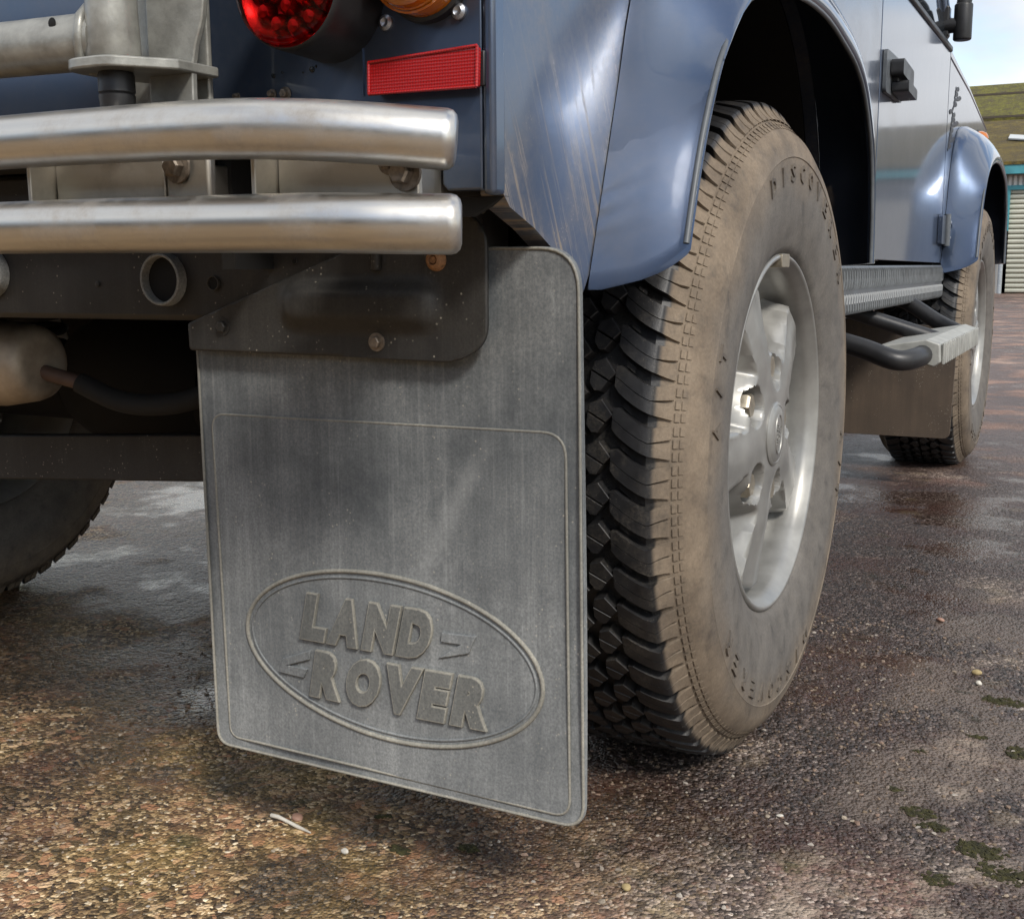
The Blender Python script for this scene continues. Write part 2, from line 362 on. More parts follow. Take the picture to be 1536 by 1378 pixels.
# ------------------------------------------------------------------ ground
GZ = 0.009
def ground_mat():
    p = M('wet_worn_concrete', (0.2, 0.15, 0.1), 0.7)
    xyz = p.sep()
    warp = p.noise(2.0, 4, 0.6)
    # aggregate at three sizes
    v1 = p.vor(235, p.mapping(scale=(1, 1, 0.6))); v2 = p.vor(95)
    rnd1 = p.t.nodes.new('ShaderNodeSeparateColor'); p.t.links.new(v1.outputs['Color'], rnd1.inputs[0])
    rnd2 = p.t.nodes.new('ShaderNodeSeparateColor'); p.t.links.new(v2.outputs['Color'], rnd2.inputs[0])
    grain = p.ramp(rnd1.outputs[0], [(0.0, (0.020, 0.012, 0.007)), (0.30, (0.075, 0.048, 0.024)), (0.55, (0.22, 0.145, 0.070)), (0.80, (0.40, 0.29, 0.155)), (0.93, (0.62, 0.49, 0.30)), (1.0, (0.80, 0.72, 0.56))])
    grain2 = p.ramp(rnd2.outputs[0], [(0.0, (0.03, 0.02, 0.013)), (0.4, (0.13, 0.085, 0.045)), (0.7, (0.38, 0.19, 0.105)), (1.0, (0.58, 0.44, 0.27))])
    c = p.mix(p.ramp(rnd2.outputs[1], [(0.72, 0.0), (0.76, 0.9)]), grain, grain2)
    # colour zones: ochre, pinkish, grey lichen
    z1 = p.ramp(p.noise(6.5, 5, 0.6), [(0.42, 0.0), (0.62, 1.0)])
    z2 = p.ramp(p.noise(9.0, 5, 0.65, p.mapping(loc=(5, 2, 0))), [(0.50, 0.0), (0.66, 1.0)])
    c = p.mix(p.math('MULTIPLY', z1, 0.38), c, (0.23, 0.165, 0.045), 'MIX')
    c = p.mix(p.math('MULTIPLY', z2, 0.38), c, (0.36, 0.18, 0.10))
    # greyer, pinker concrete to the right of the wheel and further out in the yard
    gx = p.math('ADD', p.math('MULTIPLY_ADD', xyz[0], 1.25, p.math('MULTIPLY', xyz[1], 0.62)), p.math('MULTIPLY_ADD', warp, 0.9, -0.45))
    gmask = p.ramp(gx, [(0.52, 0.0), (0.95, 1.0)])
    gn = p.ramp(rnd1.outputs[1], [(0.0, (0.016, 0.013, 0.013)), (0.45, (0.080, 0.066, 0.062)), (0.8, (0.20, 0.165, 0.15)), (0.94, (0.36, 0.31, 0.28)), (1.0, (0.58, 0.53, 0.48))])
    pk = p.ramp(p.noise(5, 5, 0.65, p.mapping(loc=(1, 7, 0))), [(0.45, 0.0), (0.62, 1.0)])
    gn = p.mix(p.math('MULTIPLY', pk, 0.72), gn, p.mix(rnd1.outputs[2], (0.055, 0.026, 0.022), (0.21, 0.115, 0.098)))
    li = p.vor(9, p.mapping(loc=(2.2, 1.3, 0)))
    lm = p.math('ADD', li.outputs['Distance'], p.math('MULTIPLY_ADD', p.noise(30, 4, 0.6), 0.5, -0.25))
    lich = p.math('MULTIPLY', p.ramp(lm, [(0.16, 1.0), (0.24, 0.0)]), p.ramp(p.noise(3.0, 2), [(0.45, 0.0), (0.55, 1.0)]))
    gn = p.mix(p.math('MULTIPLY', lich, 0.5), gn, (0.30, 0.25, 0.16))
    c = p.mix(p.math('MULTIPLY', gmask, 0.9), c, gn)
    # pale dry cement patches near the right edge
    dry = p.math('MULTIPLY', p.ramp(p.noise(5.5, 6, 0.65, p.mapping(loc=(9, 0, 0))), [(0.46, 0.0), (0.54, 1.0)]), p.ramp(xyz[0], [(0.95, 0.0), (1.08, 1.0)]))
    dry = p.math('MULTIPLY', dry, p.ramp(p.math('MULTIPLY', xyz[1], 0.5), [(0.25, 1.0), (0.5, 0.0)]))
    c = p.mix(p.math('MULTIPLY', dry, 0.75), c, (0.34, 0.29, 0.235))
    # distance: pink-brown yard
    far = p.ramp(p.math('MULTIPLY', xyz[1], 0.1), [(0.12, 0.0), (0.4, 1.0)])
    c = p.mix(p.math('MULTIPLY', far, 0.8), c, p.ramp(p.noise(0.9, 6, 0.65), [(0.35, (0.14, 0.085, 0.068)), (0.55, (0.26, 0.175, 0.145)), (0.72, (0.34, 0.27, 0.23))]))
    # moss stains
    ms = p.math('MULTIPLY', p.ramp(p.noise(17, 5, 0.6, p.mapping(loc=(3, 3, 0))), [(0.63, 0.0), (0.70, 1.0)]), 0.75)
    c = p.mix(ms, c, (0.045, 0.042, 0.012))
    # wetness
    wet_n = p.noise(2.6, 6, 0.62, p.mapping(loc=(0.4, 0.1, 0)))
    wet_g = p.math('ADD', wet_n, p.ramp(p.math('MULTIPLY_ADD', xyz[1], 0.25, 0.25), [(0.12, -0.03), (0.30, 0.16), (0.45, 0.165), (0.7, 0.15), (1.0, 0.08)]))
    wet = p.ramp(wet_g, [(0.47, 0.0), (0.60, 1.0)])
    pud = p.ramp(wet_g, [(0.66, 0.0), (0.74, 1.0)])
    dk = p.mix(wet, (1.42, 1.34, 1.25), (0.46, 0.405, 0.39))
    c = p.mix(1.0, c, dk, 'MULTIPLY')
    p.set('Base Color', c)
    ro = p.math('MULTIPLY_ADD', wet, -0.42, 0.84); ro = p.math('MULTIPLY_ADD', pud, -0.26, ro, clamp=True)
    p.set('Roughness', p.math('MAXIMUM', ro, 0.07)); p.set('Specular IOR Level', 0.5)
    h = p.math('ADD', p.math('MULTIPLY', v1.outputs['Distance'], -0.0040), p.math('MULTIPLY', v2.outputs['Distance'], -0.0045))
    h = p.math('ADD', h, p.math('MULTIPLY', p.noise(45, 5, 0.65), 0.010)); h = p.math('ADD', h, p.math('MULTIPLY', p.noise(400, 3, 0.6), 0.0012))
    h = p.math('MULTIPLY', h, p.math('MULTIPLY_ADD', pud, -0.85, 1.0))
    p.bump(h, 0.9, 1.0)
    return p.m
def axis_pts(lo, a, b, hi, step, grow=1.22):
    mid = list(np.arange(a, b+1e-6, step)); out = mid[:]
    s = step; x = b
    while x < hi: s *= grow; x += s; out.append(min(x, hi))
    s = step; x = a; pre = []
    while x > lo: s *= grow; x -= s; pre.append(max(x, lo))
    return np.array(pre[::-1]+out)
def vnoise(x, y, seed=0):
    r = np.random.default_rng(seed); o = np.zeros_like(x)
    for k in range(14):
        f = r.uniform(2, 26); a = r.uniform(0, 6.28); ph = r.uniform(0, 6.28); o += np.sin((x*np.cos(a)+y*np.sin(a))*f+ph)/(1+f*0.25)
    return o/4
gx = axis_pts(-400, -1.6, 2.2, 400, 0.025); gy = axis_pts(-300, -0.95, 1.6, 700, 0.025)
X, Y = np.meshgrid(gx, gy); Z = vnoise(X, Y, 3)*0.004*np.exp(-np.maximum(0, np.hypot(X-0.6, Y)-2)/4) + GZ
V = np.c_[X.ravel(), Y.ravel(), Z.ravel()]; nx, ny = len(gx), len(gy)
F = [(j*nx+i, j*nx+i+1, (j+1)*nx+i+1, (j+1)*nx+i) for j in range(ny-1) for i in range(nx-1)]
me = bpy.data.meshes.new('ground'); me.from_pydata(V.tolist(), [], F); me.shade_smooth()
tag(link('ground', me, ground_mat()), kind='structure')
def gz(x, y): return float(vnoise(np.array([x]), np.array([y]), 3)[0]*0.004*math.exp(-max(0, math.hypot(x-0.6, y)-2)/4)+GZ)

# ------------------------------------------------------------------ yard building behind
def moss_roof_mat(name, a, b, c):
    p = M(name, a, 0.9); n = p.noise(2.6, 7, 0.75); n2 = p.noise(11, 6, 0.75)
    col = p.ramp(n, [(0.32, c), (0.5, a), (0.68, b)]); col = p.mix(p.ramp(n2, [(0.5, 0.0), (0.7, 0.5)]), col, (0.13, 0.105, 0.07))
    p.set('Base Color', p.mix(p.ramp(p.noise(5, 6, 0.8), [(0.42, 0.0), (0.62, 0.75)]), col, (0.07, 0.055, 0.035))); p.bump(n2, 1.0, 0.15); return p.m
m_moss1 = moss_roof_mat('mossy_roof', (0.19, 0.135, 0.025), (0.28, 0.21, 0.04), (0.10, 0.075, 0.03))
m_moss2 = moss_roof_mat('mossy_roof_green', (0.20, 0.19, 0.025), (0.30, 0.27, 0.04), (0.13, 0.10, 0.05))
m_teal = simple('teal_paint', (0.06, 0.27, 0.31), 0.5, var=0.2, scale=3)
m_white = simple('white_cladding', (0.62, 0.62, 0.58), 0.6, var=0.15, scale=4)
m_cream = simple('cream_shutter', (0.50, 0.50, 0.41), 0.5, var=0.15, scale=1.2)
m_render = simple('grey_render', (0.36, 0.36, 0.35), 0.8, var=0.15, scale=1.5)
m_pipe = simple('grey_pipe', (0.33, 0.36, 0.38), 0.5)
m_sky_l = simple('skylight_sheet', (0.45, 0.47, 0.47), 0.3, var=0.1, scale=2)
m_wood = simple('dark_timber', (0.07, 0.055, 0.04), 0.8)
wk = tag(empty('workshop', None, (0, 25, 0)), 'low workshop with mossy roof, teal fascia and cream roller shutter across the yard', 'building')
BX0, BX1 = -14.0, 26.0
box('wall', BX0, -0.90, 0.02, 0.3, 0, 2.42, m_render, wk, 0)
box('wall', 3.2, BX1, 0.02, 0.3, 0, 2.42, m_render, wk, 0)
box('wall', -0.90, 3.2, 0.021, 0.3, 2.18, 2.42, m_white, wk, 0)
cl = []
for k in range(70):
    x = -1.25+k*0.10; cl.append(box_vf(x, x+0.055, -0.03, 0.022, 2.19, 2.40))
V, F = join_vf(cl); mesh_obj('cladding', V, F, m_white, wk)
box('fascia', BX0-0.3, BX1+0.3, -0.30, -0.24, 2.40, 2.63, m_teal, wk, 0.01)
for a in ((-0.92, -0.80), (3.10, 3.22)): box('door_frame', a[0], a[1], -0.06, 0.02, 1.28 if a[0] < 0 else 0, 2.10, m_teal, wk, 0.005)
box('door_frame', -0.92, 3.22, -0.062, 0.02, 2.10, 2.19, m_teal, wk, 0.005)
sh = empty('roller_shutter', wk)
for k in range(21):
    z = 0.02+k*0.10
    prism('slat', [(0.06, z), (0.01, z+0.02), (0.0, z+0.05), (0.01, z+0.085), (0.06, z+0.097)], 'x', -0.80, 3.10, m_cream, sh)
tube('drain_pipe', [(-0.90, -0.12, 0.0), (-0.90, -0.12, 1.33)], 0.045, m_pipe, wk)
# front roof slope
def slope(name, x0, x1, y0, z0, y1, z1, t, mat, par):
    return mesh_obj(name, [(x0, y0, z0), (x1, y0, z0), (x1, y1, z1), (x0, y1, z1), (x0, y0, z0-t), (x1, y0, z0-t), (x1, y1, z1-t), (x0, y1, z1-t)],
                    [(0, 1, 2, 3), (7, 6, 5, 4), (0, 4, 5, 1), (1, 5, 6, 2), (2, 6, 7, 3), (3, 7, 4, 0)], mat, par)
rf = slope('roof', BX0-0.3, BX1+0.3, -0.32, 2.645, 4.2, 3.95, 0.06, m_moss1, wk)
for k in range(6):
    x = -2.0+k*3.4; t0, t1 = 0.46, 0.60
    f_ = lambda t: (-0.32+4.52*t, 2.645+1.305*t)
    (ya, za), (yb, zb) = f_(t0), f_(t1)
    o = mesh_obj('skylight', [(x+.95, ya, za+0.03), (x+1.95, ya-0.55, za-0.13), (x+1.95, yb-0.75, zb-0.19), (x+.95, yb-.2, zb-0.03)], [(0, 1, 2, 3)], m_sky_l, wk, solid=-0.03)
slope('roof', BX0-0.3, BX1+0.3, 4.2, 3.949, 8.8, 2.5, 0.06, m_moss1, wk)
box('wall', BX0, BX1, 8.3, 8.5, 0, 2.55, m_render, wk, 0)
for x in (BX0, BX1-0.25): prism('gable_wall', [(0.3, 0.0), (8.3, 0.0), (8.3, 2.5), (4.2, 3.85), (0.3, 2.7)], 'x', x, x+0.25, m_render, wk)
bn = tag(empty('barn', None, (0, 37, 0)), 'taller barn with green moss roof and timber rails rising behind the workshop', 'building')
slope('roof', -16, -1.15, 0, 4.9, 3, 6.25, 0.1, m_moss2, bn)
slope('roof', -16, -1.15, 3, 6.249, 6, 4.9, 0.1, m_moss2, bn)
mesh_obj('roof_hip', [(-1.15, 0, 4.9), (1.6, 3, 4.4), (-1.15, 3, 6.25), (-1.15, 6, 4.9)], [(0, 1, 2), (2, 1, 3)], m_moss2, bn)
box('wall', -16, 0.5, 0.25, 5.7, 0, 4.85, m_render, bn, 0)
for z in (4.85, 5.5): box('rail', -16, -0.75, -0.35, -0.27, z, z+0.055, m_wood, bn, 0)
for k in range(4): box('rail_post', -0.85-k*3.6, -0.75-k*3.6, -0.268, -0.18, 3.9, 5.62, m_wood, bn, 0)

# unseen building added behind the viewer to darken reflections in rear paint and tubes
m_tin = simple('dark_corrugated_sheet', (0.055, 0.058, 0.055), 0.6, var=0.3, scale=1.5)
ns = tag(empty('added_shed', None, (0, -13, 0)), 'unseen dark building added behind the viewer to darken reflections in the rear paintwork', 'added_shed')
box('wall', -30, 9, -6, -0.02, 0, 4.0, m_tin, ns, 0)
V, F = join_vf([box_vf(-30+k*0.3, -29.86+k*0.3, -0.021, 0.03, 0.02, 3.98) for k in range(130)]); mesh_obj('corrugation', V, F, m_tin, ns)
for k in range(4): box('sliding_door', -24+k*8, -20+k*8, 0.031, 0.09, 0, 3.2, m_wood, ns, 0.005)
slope('roof', -30.5, 9.5, 0.4, 4.15, -3, 5.2, 0.08, m_moss1, ns); slope('roof', -30.5, 9.5, -3, 5.199, -6.4, 4.15, 0.08, m_moss1, ns)

# ------------------------------------------------------------------ the car (rear axle at y = 0, forward is +y)
car = tag(empty('off_road_vehicle', None, (0, 0, 0)), 'dark blue boxy off-road vehicle parked on wet ground, seen from its rear corner', 'car')
SX = 0.79                                      # body side
WB = 2.36                                      # wheelbase
LIP = [(-.430, .620), (-.412, .668), (-.390, .716), (-.362, .762), (-.330, .800), (-.255, .855), (-.140, .885), (-.023, .898), (.090, .898), (.190, .885), (.270, .870), (.332, .845), (.385, .800), (.420, .746), (.437, .680), (.443, .604)]
OUT = [(-.437, .580), (-.417, .634), (-.397, .688), (-.382, .730), (-.367, .770), (-.338, .849), (-.285, .935), (-.190, .985), (-.020, 1.000), (.150, .995), (.270, .975), (.350, .935), (.415, .875), (.462, .800), (.490, .715), (.515, .600)]
def resample(P, k=3): return [tuple(v) for v in smooth_path([(a, b, 0) for a, b in P], k)]
LIPs = [(p[0], p[1]) for p in resample(LIP)]; OUTs = [(p[0], p[1]) for p in resample(OUT)]

def arch_panel(name, bottom, ztop, x0, x1, mat, parent):
    n = len(bottom); V = []; F = []
    for x in (x0, x1):
        V += [(x, y, z) for y, z in bottom]+[(x, y, ztop(y)) for y, z in bottom]
    for o in (0, 2*n):
        for i in range(n-1): F.append((o+i, o+i+1, o+n+i+1, o+n+i))
    for i in range(n-1): F += [(i, i+1, 2*n+i+1, 2*n+i), (n+i, n+i+1, 3*n+i+1, 3*n+i)]
    F += [(0, n, 3*n, 2*n), (n-1, 2*n-1, 4*n-1, 3*n-1)]
    return mesh_obj(name, V, F, mat, parent)
def plate_x(name, pts, x0, x1, mat, parent, bevel=0.0, smooth=None):
    me = bpy.data.meshes.new(name); bm = bmesh.new()
    a = [bm.verts.new((x0, p[0], p[1])) for p in pts]; b = [bm.verts.new((x1, p[0], p[1])) for p in pts]; n = len(pts)
    fa = bm.faces.new(a); fb = bm.faces.new(b[::-1])
    for i in range(n): bm.faces.new((a[i], b[i], b[(i+1) % n], a[(i+1) % n]))
    bmesh.ops.triangulate(bm, faces=[fa, fb], ngon_method='BEAUTY'); bmesh.ops.recalc_face_normals(bm, faces=bm.faces)
    bm.to_mesh(me); bm.free()
    return link(name, me, mat, parent, smooth, bevel)
# rear quarter panel with the arch cut out
q_pts = [(-.600, .657), (-.589, .647), (-.545, .632), (-.502, .612), (-.445, .578)] + OUTs[1:-1] + [(.520, .612), (.957, .606)]
arch_panel('quarter_panel', q_pts, lambda y: 1.165, SX-0.02, SX, m_paint_dirty, car)
arch_panel('quarter_panel', q_pts, lambda y: 1.165, -SX, -SX+0.02, m_paint_dirty, car)
# wheel-arch flare: convex shell from the panel out to the lip
def flare_mesh():
    V = []; F = []
    ts = [0, 0.0, 0.10, 0.22, 0.36, 0.50, 0.64, 0.76, 0.87, 0.95, 0.985, 1.0]
    xs = [SX+0.001, SX+0.014, 0.822, 0.842, 0.857, 0.868, 0.8765, 0.8825, 0.8855, 0.8855, 0.8830, 0.8780]
    ts += [0.97, 0.90, 0.76, 0.50, 0.22, 0.06]; xs += [0.8745, 0.876, 0.872, 0.858, 0.833, SX+0.001]
    N = len(LIPs); m = len(ts)
    for i in range(N):
        o = Vector(OUTs[i]); l = Vector(LIPs[i])
        for j, t in enumerate(ts):
            p = o+(l-o)*t; V.append((xs[j], p.x, p.y))
    for i in range(N-1):
        for j in range(m-1): F.append((i*m+j, i*m+j+1, (i+1)*m+j+1, (i+1)*m+j))
    F.append(tuple(range(m))); F.append(tuple(range((N-1)*m, N*m)))
    return V, F
V, F = flare_mesh()
fl = mesh_obj('wheel_arch_flare', V, F, m_paint_flare, car, 42)
def dup(o, loc=None, scale=None, parent=None, mat=None):
    c = o.copy(); COL.objects.link(c); c.parent = parent or o.parent
    if loc is not None: c.location = loc
    if scale is not None: c.scale = scale
    return c
dup(fl, (0, WB+0.05, 0)); dup(fl, None, (-1, 1, 1)); dup(fl, (0, WB+0.05, 0), (-1, 1, 1))
# dark trim strip on the lip
tube('flare_edge', [(0.881, y, z) for y, z in LIPs], 0.0030, m_trim, car, 8)
tube('flare_edge', [(0.881, y+WB+0.05, z) for y, z in LIPs], 0.0030, m_trim, car, 8)
# wheel wells
def well(y0, sgn=1):
    V = []; F = []; P = OUTs
    for (y, z) in P: V += [(sgn*(SX-0.021), y+y0, z), (sgn*0.52, y+y0, z)]
    for i in range(len(P)-1): F.append((2*i, 2*i+1, 2*i+3, 2*i+2))
    F.append(tuple(range(1, 2*len(P), 2)))
    return mesh_obj('wheel_well', V, F, m_under, car, None, solid=0.003)
for s in (1, -1): well(0, s); well(WB+0.05, s)
# rear panel, corner capping, tub floor
prism('rear_panel', [(-SX+0.021, .703), (.7455, .703), (.7455, .664), (.7500, .659), (SX-0.0085, .659), (SX-0.0085, 1.165), (-SX+0.021, 1.165)], 'y', -0.617, -0.600, m_paint, car, 0.002)
box('corner_capping', SX-0.0080, SX+0.0025, -0.619, -0.5985, 0.655, 1.165, m_paint, car, 0.004)
box('corner_capping', -SX-0.0025, -SX+0.0215, -0.621, -0.5985, 0.655, 1.165, m_paint, car, 0.004)
prism('corner_tab', [(SX+0.0005, 0.655), (SX-0.12, 0.655), (SX-0.12, 0.640), (SX-0.03, 0.640)], 'y', -0.5985, -0.590, m_under, car)
box('floor_pan', -0.76, 0.76, -0.597, 2.9, 0.70, 0.72, m_under, car, 0)
box('inner_wall', -0.515, -0.50, -0.59, 0.9, 0.60, 0.699, m_under, car, 0)
box('inner_wall', 0.50, 0.515, -0.59, 0.9, 0.60, 0.699, m_under, car, 0)
for s in (-1, 1): box('chassis_rail', s*0.42-0.04, s*0.42+0.04, -0.479, 3.0, 0.555, 0.66, m_under, car, 0.004)
box('seam_strip', 0.674, 0.6756, -0.6185, -0.6171, 0.735, 1.16, m_paint, car, 0)
# upper body (above the picture): hard top, windows, roof
ub = [(-.60, 1.166), (.955, 1.166), (.955, 1.90), (-.56, 1.90)]
for s in (1, -1):
    mesh_obj('upper_side', [(s*SX, -.60, 1.166), (s*SX, .955, 1.166), (s*0.66, .955, 1.92), (s*0.66, -.54, 1.92), (s*(SX-.03), -.58, 1.166), (s*(SX-.03), .955, 1.166), (s*0.63, .955, 1.92), (s*0.63, -.52, 1.92)],
             [(0, 1, 2, 3), (7, 6, 5, 4), (0, 4, 5, 1), (1, 5, 6, 2), (2, 6, 7, 3), (3, 7, 4, 0)], m_paint, car)
mesh_obj('upper_rear', [(-SX, -.602, 1.1665), (SX, -.602, 1.1665), (0.66, -.542, 1.92), (-0.66, -.542, 1.92)], [(0, 1, 2, 3)], m_paint, car, solid=0.02)
prism('roof', [(-.56, 1.92), (1.9, 1.92), (1.85, 1.97), (-.50, 1.98)], 'x', -0.68, 0.68, m_paint, car, 0.02)
mesh_obj('windscreen', [(-.70, 2.0, 1.18), (.70, 2.0, 1.18), (.62, 1.82, 1.918), (-.62, 1.82, 1.918)], [(0, 1, 2, 3)], m_glass, car, solid=0.006)
# doors
def door(s):
    d = empty('door', car)
    a, b = sorted((s*SX, s*(SX-0.03)))
    pts = round_poly([(.966, .612), (1.962, .606), (1.962, 1.150), (.966, 1.150)], 0.012, 4)
    plate_x('door_skin', pts, a, b, m_paint, d, 0.003)
    # lower pressed lip and waist rail
    box('waist_rail', *sorted((s*(SX+0.006), s*(SX-0.028))), .967, 1.961, 1.151, 1.166, m_plastic, d, 0.004)
    fr = [[(SX-.005, .975, 1.166), (0.675, .99, 1.90)], [(0.675, .99, 1.90), (0.675, 1.80, 1.90)], [(0.675, 1.80, 1.90), (SX-.01, 1.955, 1.20)], [(SX-.03, 1.60, 1.17), (0.69, 1.55, 1.88)]]
    for q in fr: tube('window_frame', [(s*x, y, z) for x, y, z in q], 0.014, m_paint, d, 8)
    mesh_obj('window_pane', [(s*(SX-.012), .975, 1.166), (s*(SX-.012), 1.955, 1.166), (s*0.675, 1.80, 1.90), (s*0.675, .99, 1.90)], [(0, 1, 2, 3)], m_glass, d, solid=0.004)
    if s > 0:
        # handle: backing plate, pull and barrel
        plate_x('handle_plate', round_poly([(.985, .930), (1.175, .930), (1.175, 1.010), (.985, 1.010)], 0.012), SX+0.001, SX+0.008, m_trim, d, 0.002)
        plate_x('handle', round_poly([(1.02, .966), (1.150, .958), (1.150, .988), (1.02, .996)], 0.008), SX+0.010, SX+0.034, m_plastic, d, 0.005)
        plate_x('handle_paddle', round_poly([(1.04, .936), (1.15, .930), (1.15, .950), (1.04, .957)], 0.006), SX+0.010, SX+0.042, m_plastic, d, 0.004)
        box('handle_stem', SX+0.007, SX+0.02, 1.05, 1.14, .94, .99, m_plastic, d, 0.002)
        for z in (.655,):
            plate_x('hinge', round_poly([(1.885, z), (1.958, z), (1.958, z+.075), (1.885, z+.075)], 0.005), SX+0.001, SX+0.012, m_paint, d, 0.002)
            tube('hinge_pin', [(SX+0.014, 1.966, z-.004), (SX+0.014, 1.966, z+.080)], 0.009, m_trim, d, 10)
            plate_x('hinge', round_poly([(1.974, z), (2.04, z), (2.04, z+.075), (1.974, z+.075)], 0.005), SX+0.001, SX+0.014, m_paint, d, 0.002)
            for zz in (z+.017, z+.058): hexbolt('hinge_bolt', (SX+0.014, 2.010, zz), (1, 0, 0), 0.006, 0.006, m_screw, d)
    return d
door(1); door(-1)
# front wing, bonnet, front panel
def wing(s):
    w = empty('front_wing', car)
    pts = [(1.970, .606), (1.978, .606)] + [(y+WB+0.05, z) for y, z in OUTs[3:-2]] + [(2.93, .63), (3.02, .63)]
    a, b = sorted((s*SX, s*(SX-0.02)))
    arch_panel('wing_panel', pts, lambda y: float(np.interp(y, [1.97, 2.45, 3.02], [1.135, 1.105, 1.045])), a, b, m_paint, w)
    prism('wing_top', [(1.97, 1.1355), (2.45, 1.1055), (3.02, 1.0455), (3.02, 1.065), (2.45, 1.132), (1.97, 1.168)], 'x', *sorted((s*(SX-0.001), s*0.50)), m_paint, w, 0.010)
    return w
wr = wing(1); wing(-1)
lathe('side_repeater', [(0, 0.0), (0, .024), (.012, .023), (.024, .017), (.030, .008), (.031, 0)], m_amber, wr, 24, 'x', (SX+0.003, 2.715, 1.0))
lathe('repeater_base', [(0, 0.0), (0, .028), (.004, .027), (.004, 0)], m_plastic, wr, 24, 'x', (SX+0.0005, 2.715, 1.0))
prism('bonnet', [(2.0, 1.16), (3.0, 1.05), (3.0, 1.08), (2.45, 1.19), (2.0, 1.21)], 'x', -0.49, 0.49, m_paint, car, 0.01)
box('front_panel', -0.76, 0.76, 3.0, 3.019, 0.60, 1.06, m_paint, car, 0.003)
box('bulkhead', -0.74, 0.74, 1.972, 1.995, 0.60, 1.16, m_under, car, 0)
# script mark on the wing: a run of slanted loops
def script_mark():
    P = []
    hs = [.5, 1, .45, .5, 1.3, .6, .5, -.6, .55, 1.2, .5, .6]
    parts = []
    x = 0.0; pts = []
    for i, h in enumerate(hs):
        for k in range(9):
            a = k/8*2*math.pi
            pts.append((x+0.045*k/8+0.018*math.sin(a), 0.09*h*(1-math.cos(a))/2))
        x += 0.045
    c, s_ = math.cos(rad(62)), math.sin(rad(62)); out = []
    for (a, b) in pts:
        a *= 0.33; b *= 0.75
        b2 = b; a2 = a+b*0.2
        out.append((SX+0.0012, 2.000+a2*c*1.3+b2*s_*1.9, .905+a2*s_*1.12+b2*c*0.2))
    return tube_vf(out, 0.0044, 5)
V, F = script_mark(); V = [(SX+0.0009+(x-SX-0.0012)*0.12, y, z) for x, y, z in V]
mesh_obj('script_mark', V, F, m_mark, wr)
# door mirror on its arm
mr = empty('door_mirror', car)
plate = round_poly([(.722, 1.178), (.772, 1.170), (.786, 1.192), (.786, 1.262), (.772, 1.272), (.742, 1.262)], 0.006)
prism('mirror_bracket', plate, 'y', 1.93, 1.965, m_plastic, mr, 0.004)
tube('mirror_knuckle', [(.770, 1.945, 1.170), (.770, 1.945, 1.268)], 0.013, m_plastic, mr, 14, 0.003)
tube('mirror_link', [(.765, 1.945, 1.215), (.815, 1.94, 1.215)], 0.019, m_plastic, mr, 12)
tube('mirror_socket', [(.819, 1.94, 1.180), (.819, 1.94, 1.262)], 0.023, m_plastic, mr, 20, 0.005)
tube('mirror_arm', smooth_path([(.819, 1.94, 1.262), (.826, 1.94, 1.290), (.87, 1.93, 1.335), (.93, 1.92, 1.40)]), 0.019, m_plastic, mr, 14)
prism('mirror_head', round_poly([(.86, 1.38), (1.03, 1.38), (1.03, 1.62), (.86, 1.62)], 0.03), 'y', 1.885, 1.93, m_plastic, mr, 0.01)
# sill in ribbed tread plate
sl = empty('sill', car)
box('sill_plate', SX-0.03, SX+0.004, .645, 2.0, .512, .600, m_trim, sl, 0.004)
rb = []
for k in range(58):
    y = .66+k*.0232
    for (z0, z1, sh) in ((.556, .596, 0.006), (.514, .550, -0.006)):
        pts = [(y, z0), (y+.011, z0+.006), (y+.012+sh, (z0+z1)/2), (y+.011, z1-.006), (y, z1), (y-.003+sh, (z0+z1)/2)]
        n = 6; v = [(SX+0.0035, a, b) for a, b in pts]+[(SX+0.0085, a*0.8+(y+.004)*0.2, b*0.85+(z0+z1)/2*0.15) for a, b in pts]
        rb.append((v, [tuple(range(n, 2*n))]+[(i, (i+1) % n, n+(i+1) % n, n+i) for i in range(n)]))
V, F = join_vf(rb); tag(mesh_obj('tread_ribs', V, F, simple('tread_plate', (0.15, 0.16, 0.165), 0.5, 0.1), sl), kind='stuff')
box('sill', -SX-0.004, -SX+0.03, .645, 2.0, .512, .600, m_trim, car, 0.004)
# side step: bent tube with a ribbed tread board
ss = empty('side_step', car)
m_steptread = simple('step_tread', (0.36, 0.36, 0.33), 0.55, 0.1)
tube('step_tube', smooth_path([(.45, .74, .52), (.70, .715, .485), (.82, .70, .458), (.885, .69, .438), (.915, .735, .440), (.920, .86, .446), (.920, 1.28, .446), (.912, 1.40, .448), (.86, 1.46, .468), (.74, 1.50, .530), (.55, 1.52, .56)]), 0.018, m_plastic, ss, 18)
prism('step_board', round_poly([(.835, .455), (.925, .470), (.948, .462), (.950, .430), (.940, .422), (.835, .448)], 0.004, 3), 'y', .765, 1.38, m_steptread, ss, 0.002)
for k in range(20):
    y = .785+k*.030
    box('step_rib', .9505, .9545, y, y+.016, .425, .463, m_steptread, ss, 0.001)
tube('step_stay', [(.60, 1.05, .55), (.90, 1.10, .452)], 0.016, m_plastic, ss, 12)
# front mud flap
prism('front_mud_flap', round_poly([(.575, .150), (.858, .150), (.864, .44), (.575, .46)], [.005, .02, .02, .01]), 'y', 1.800, 1.806, m_fflap, car, 0.001)

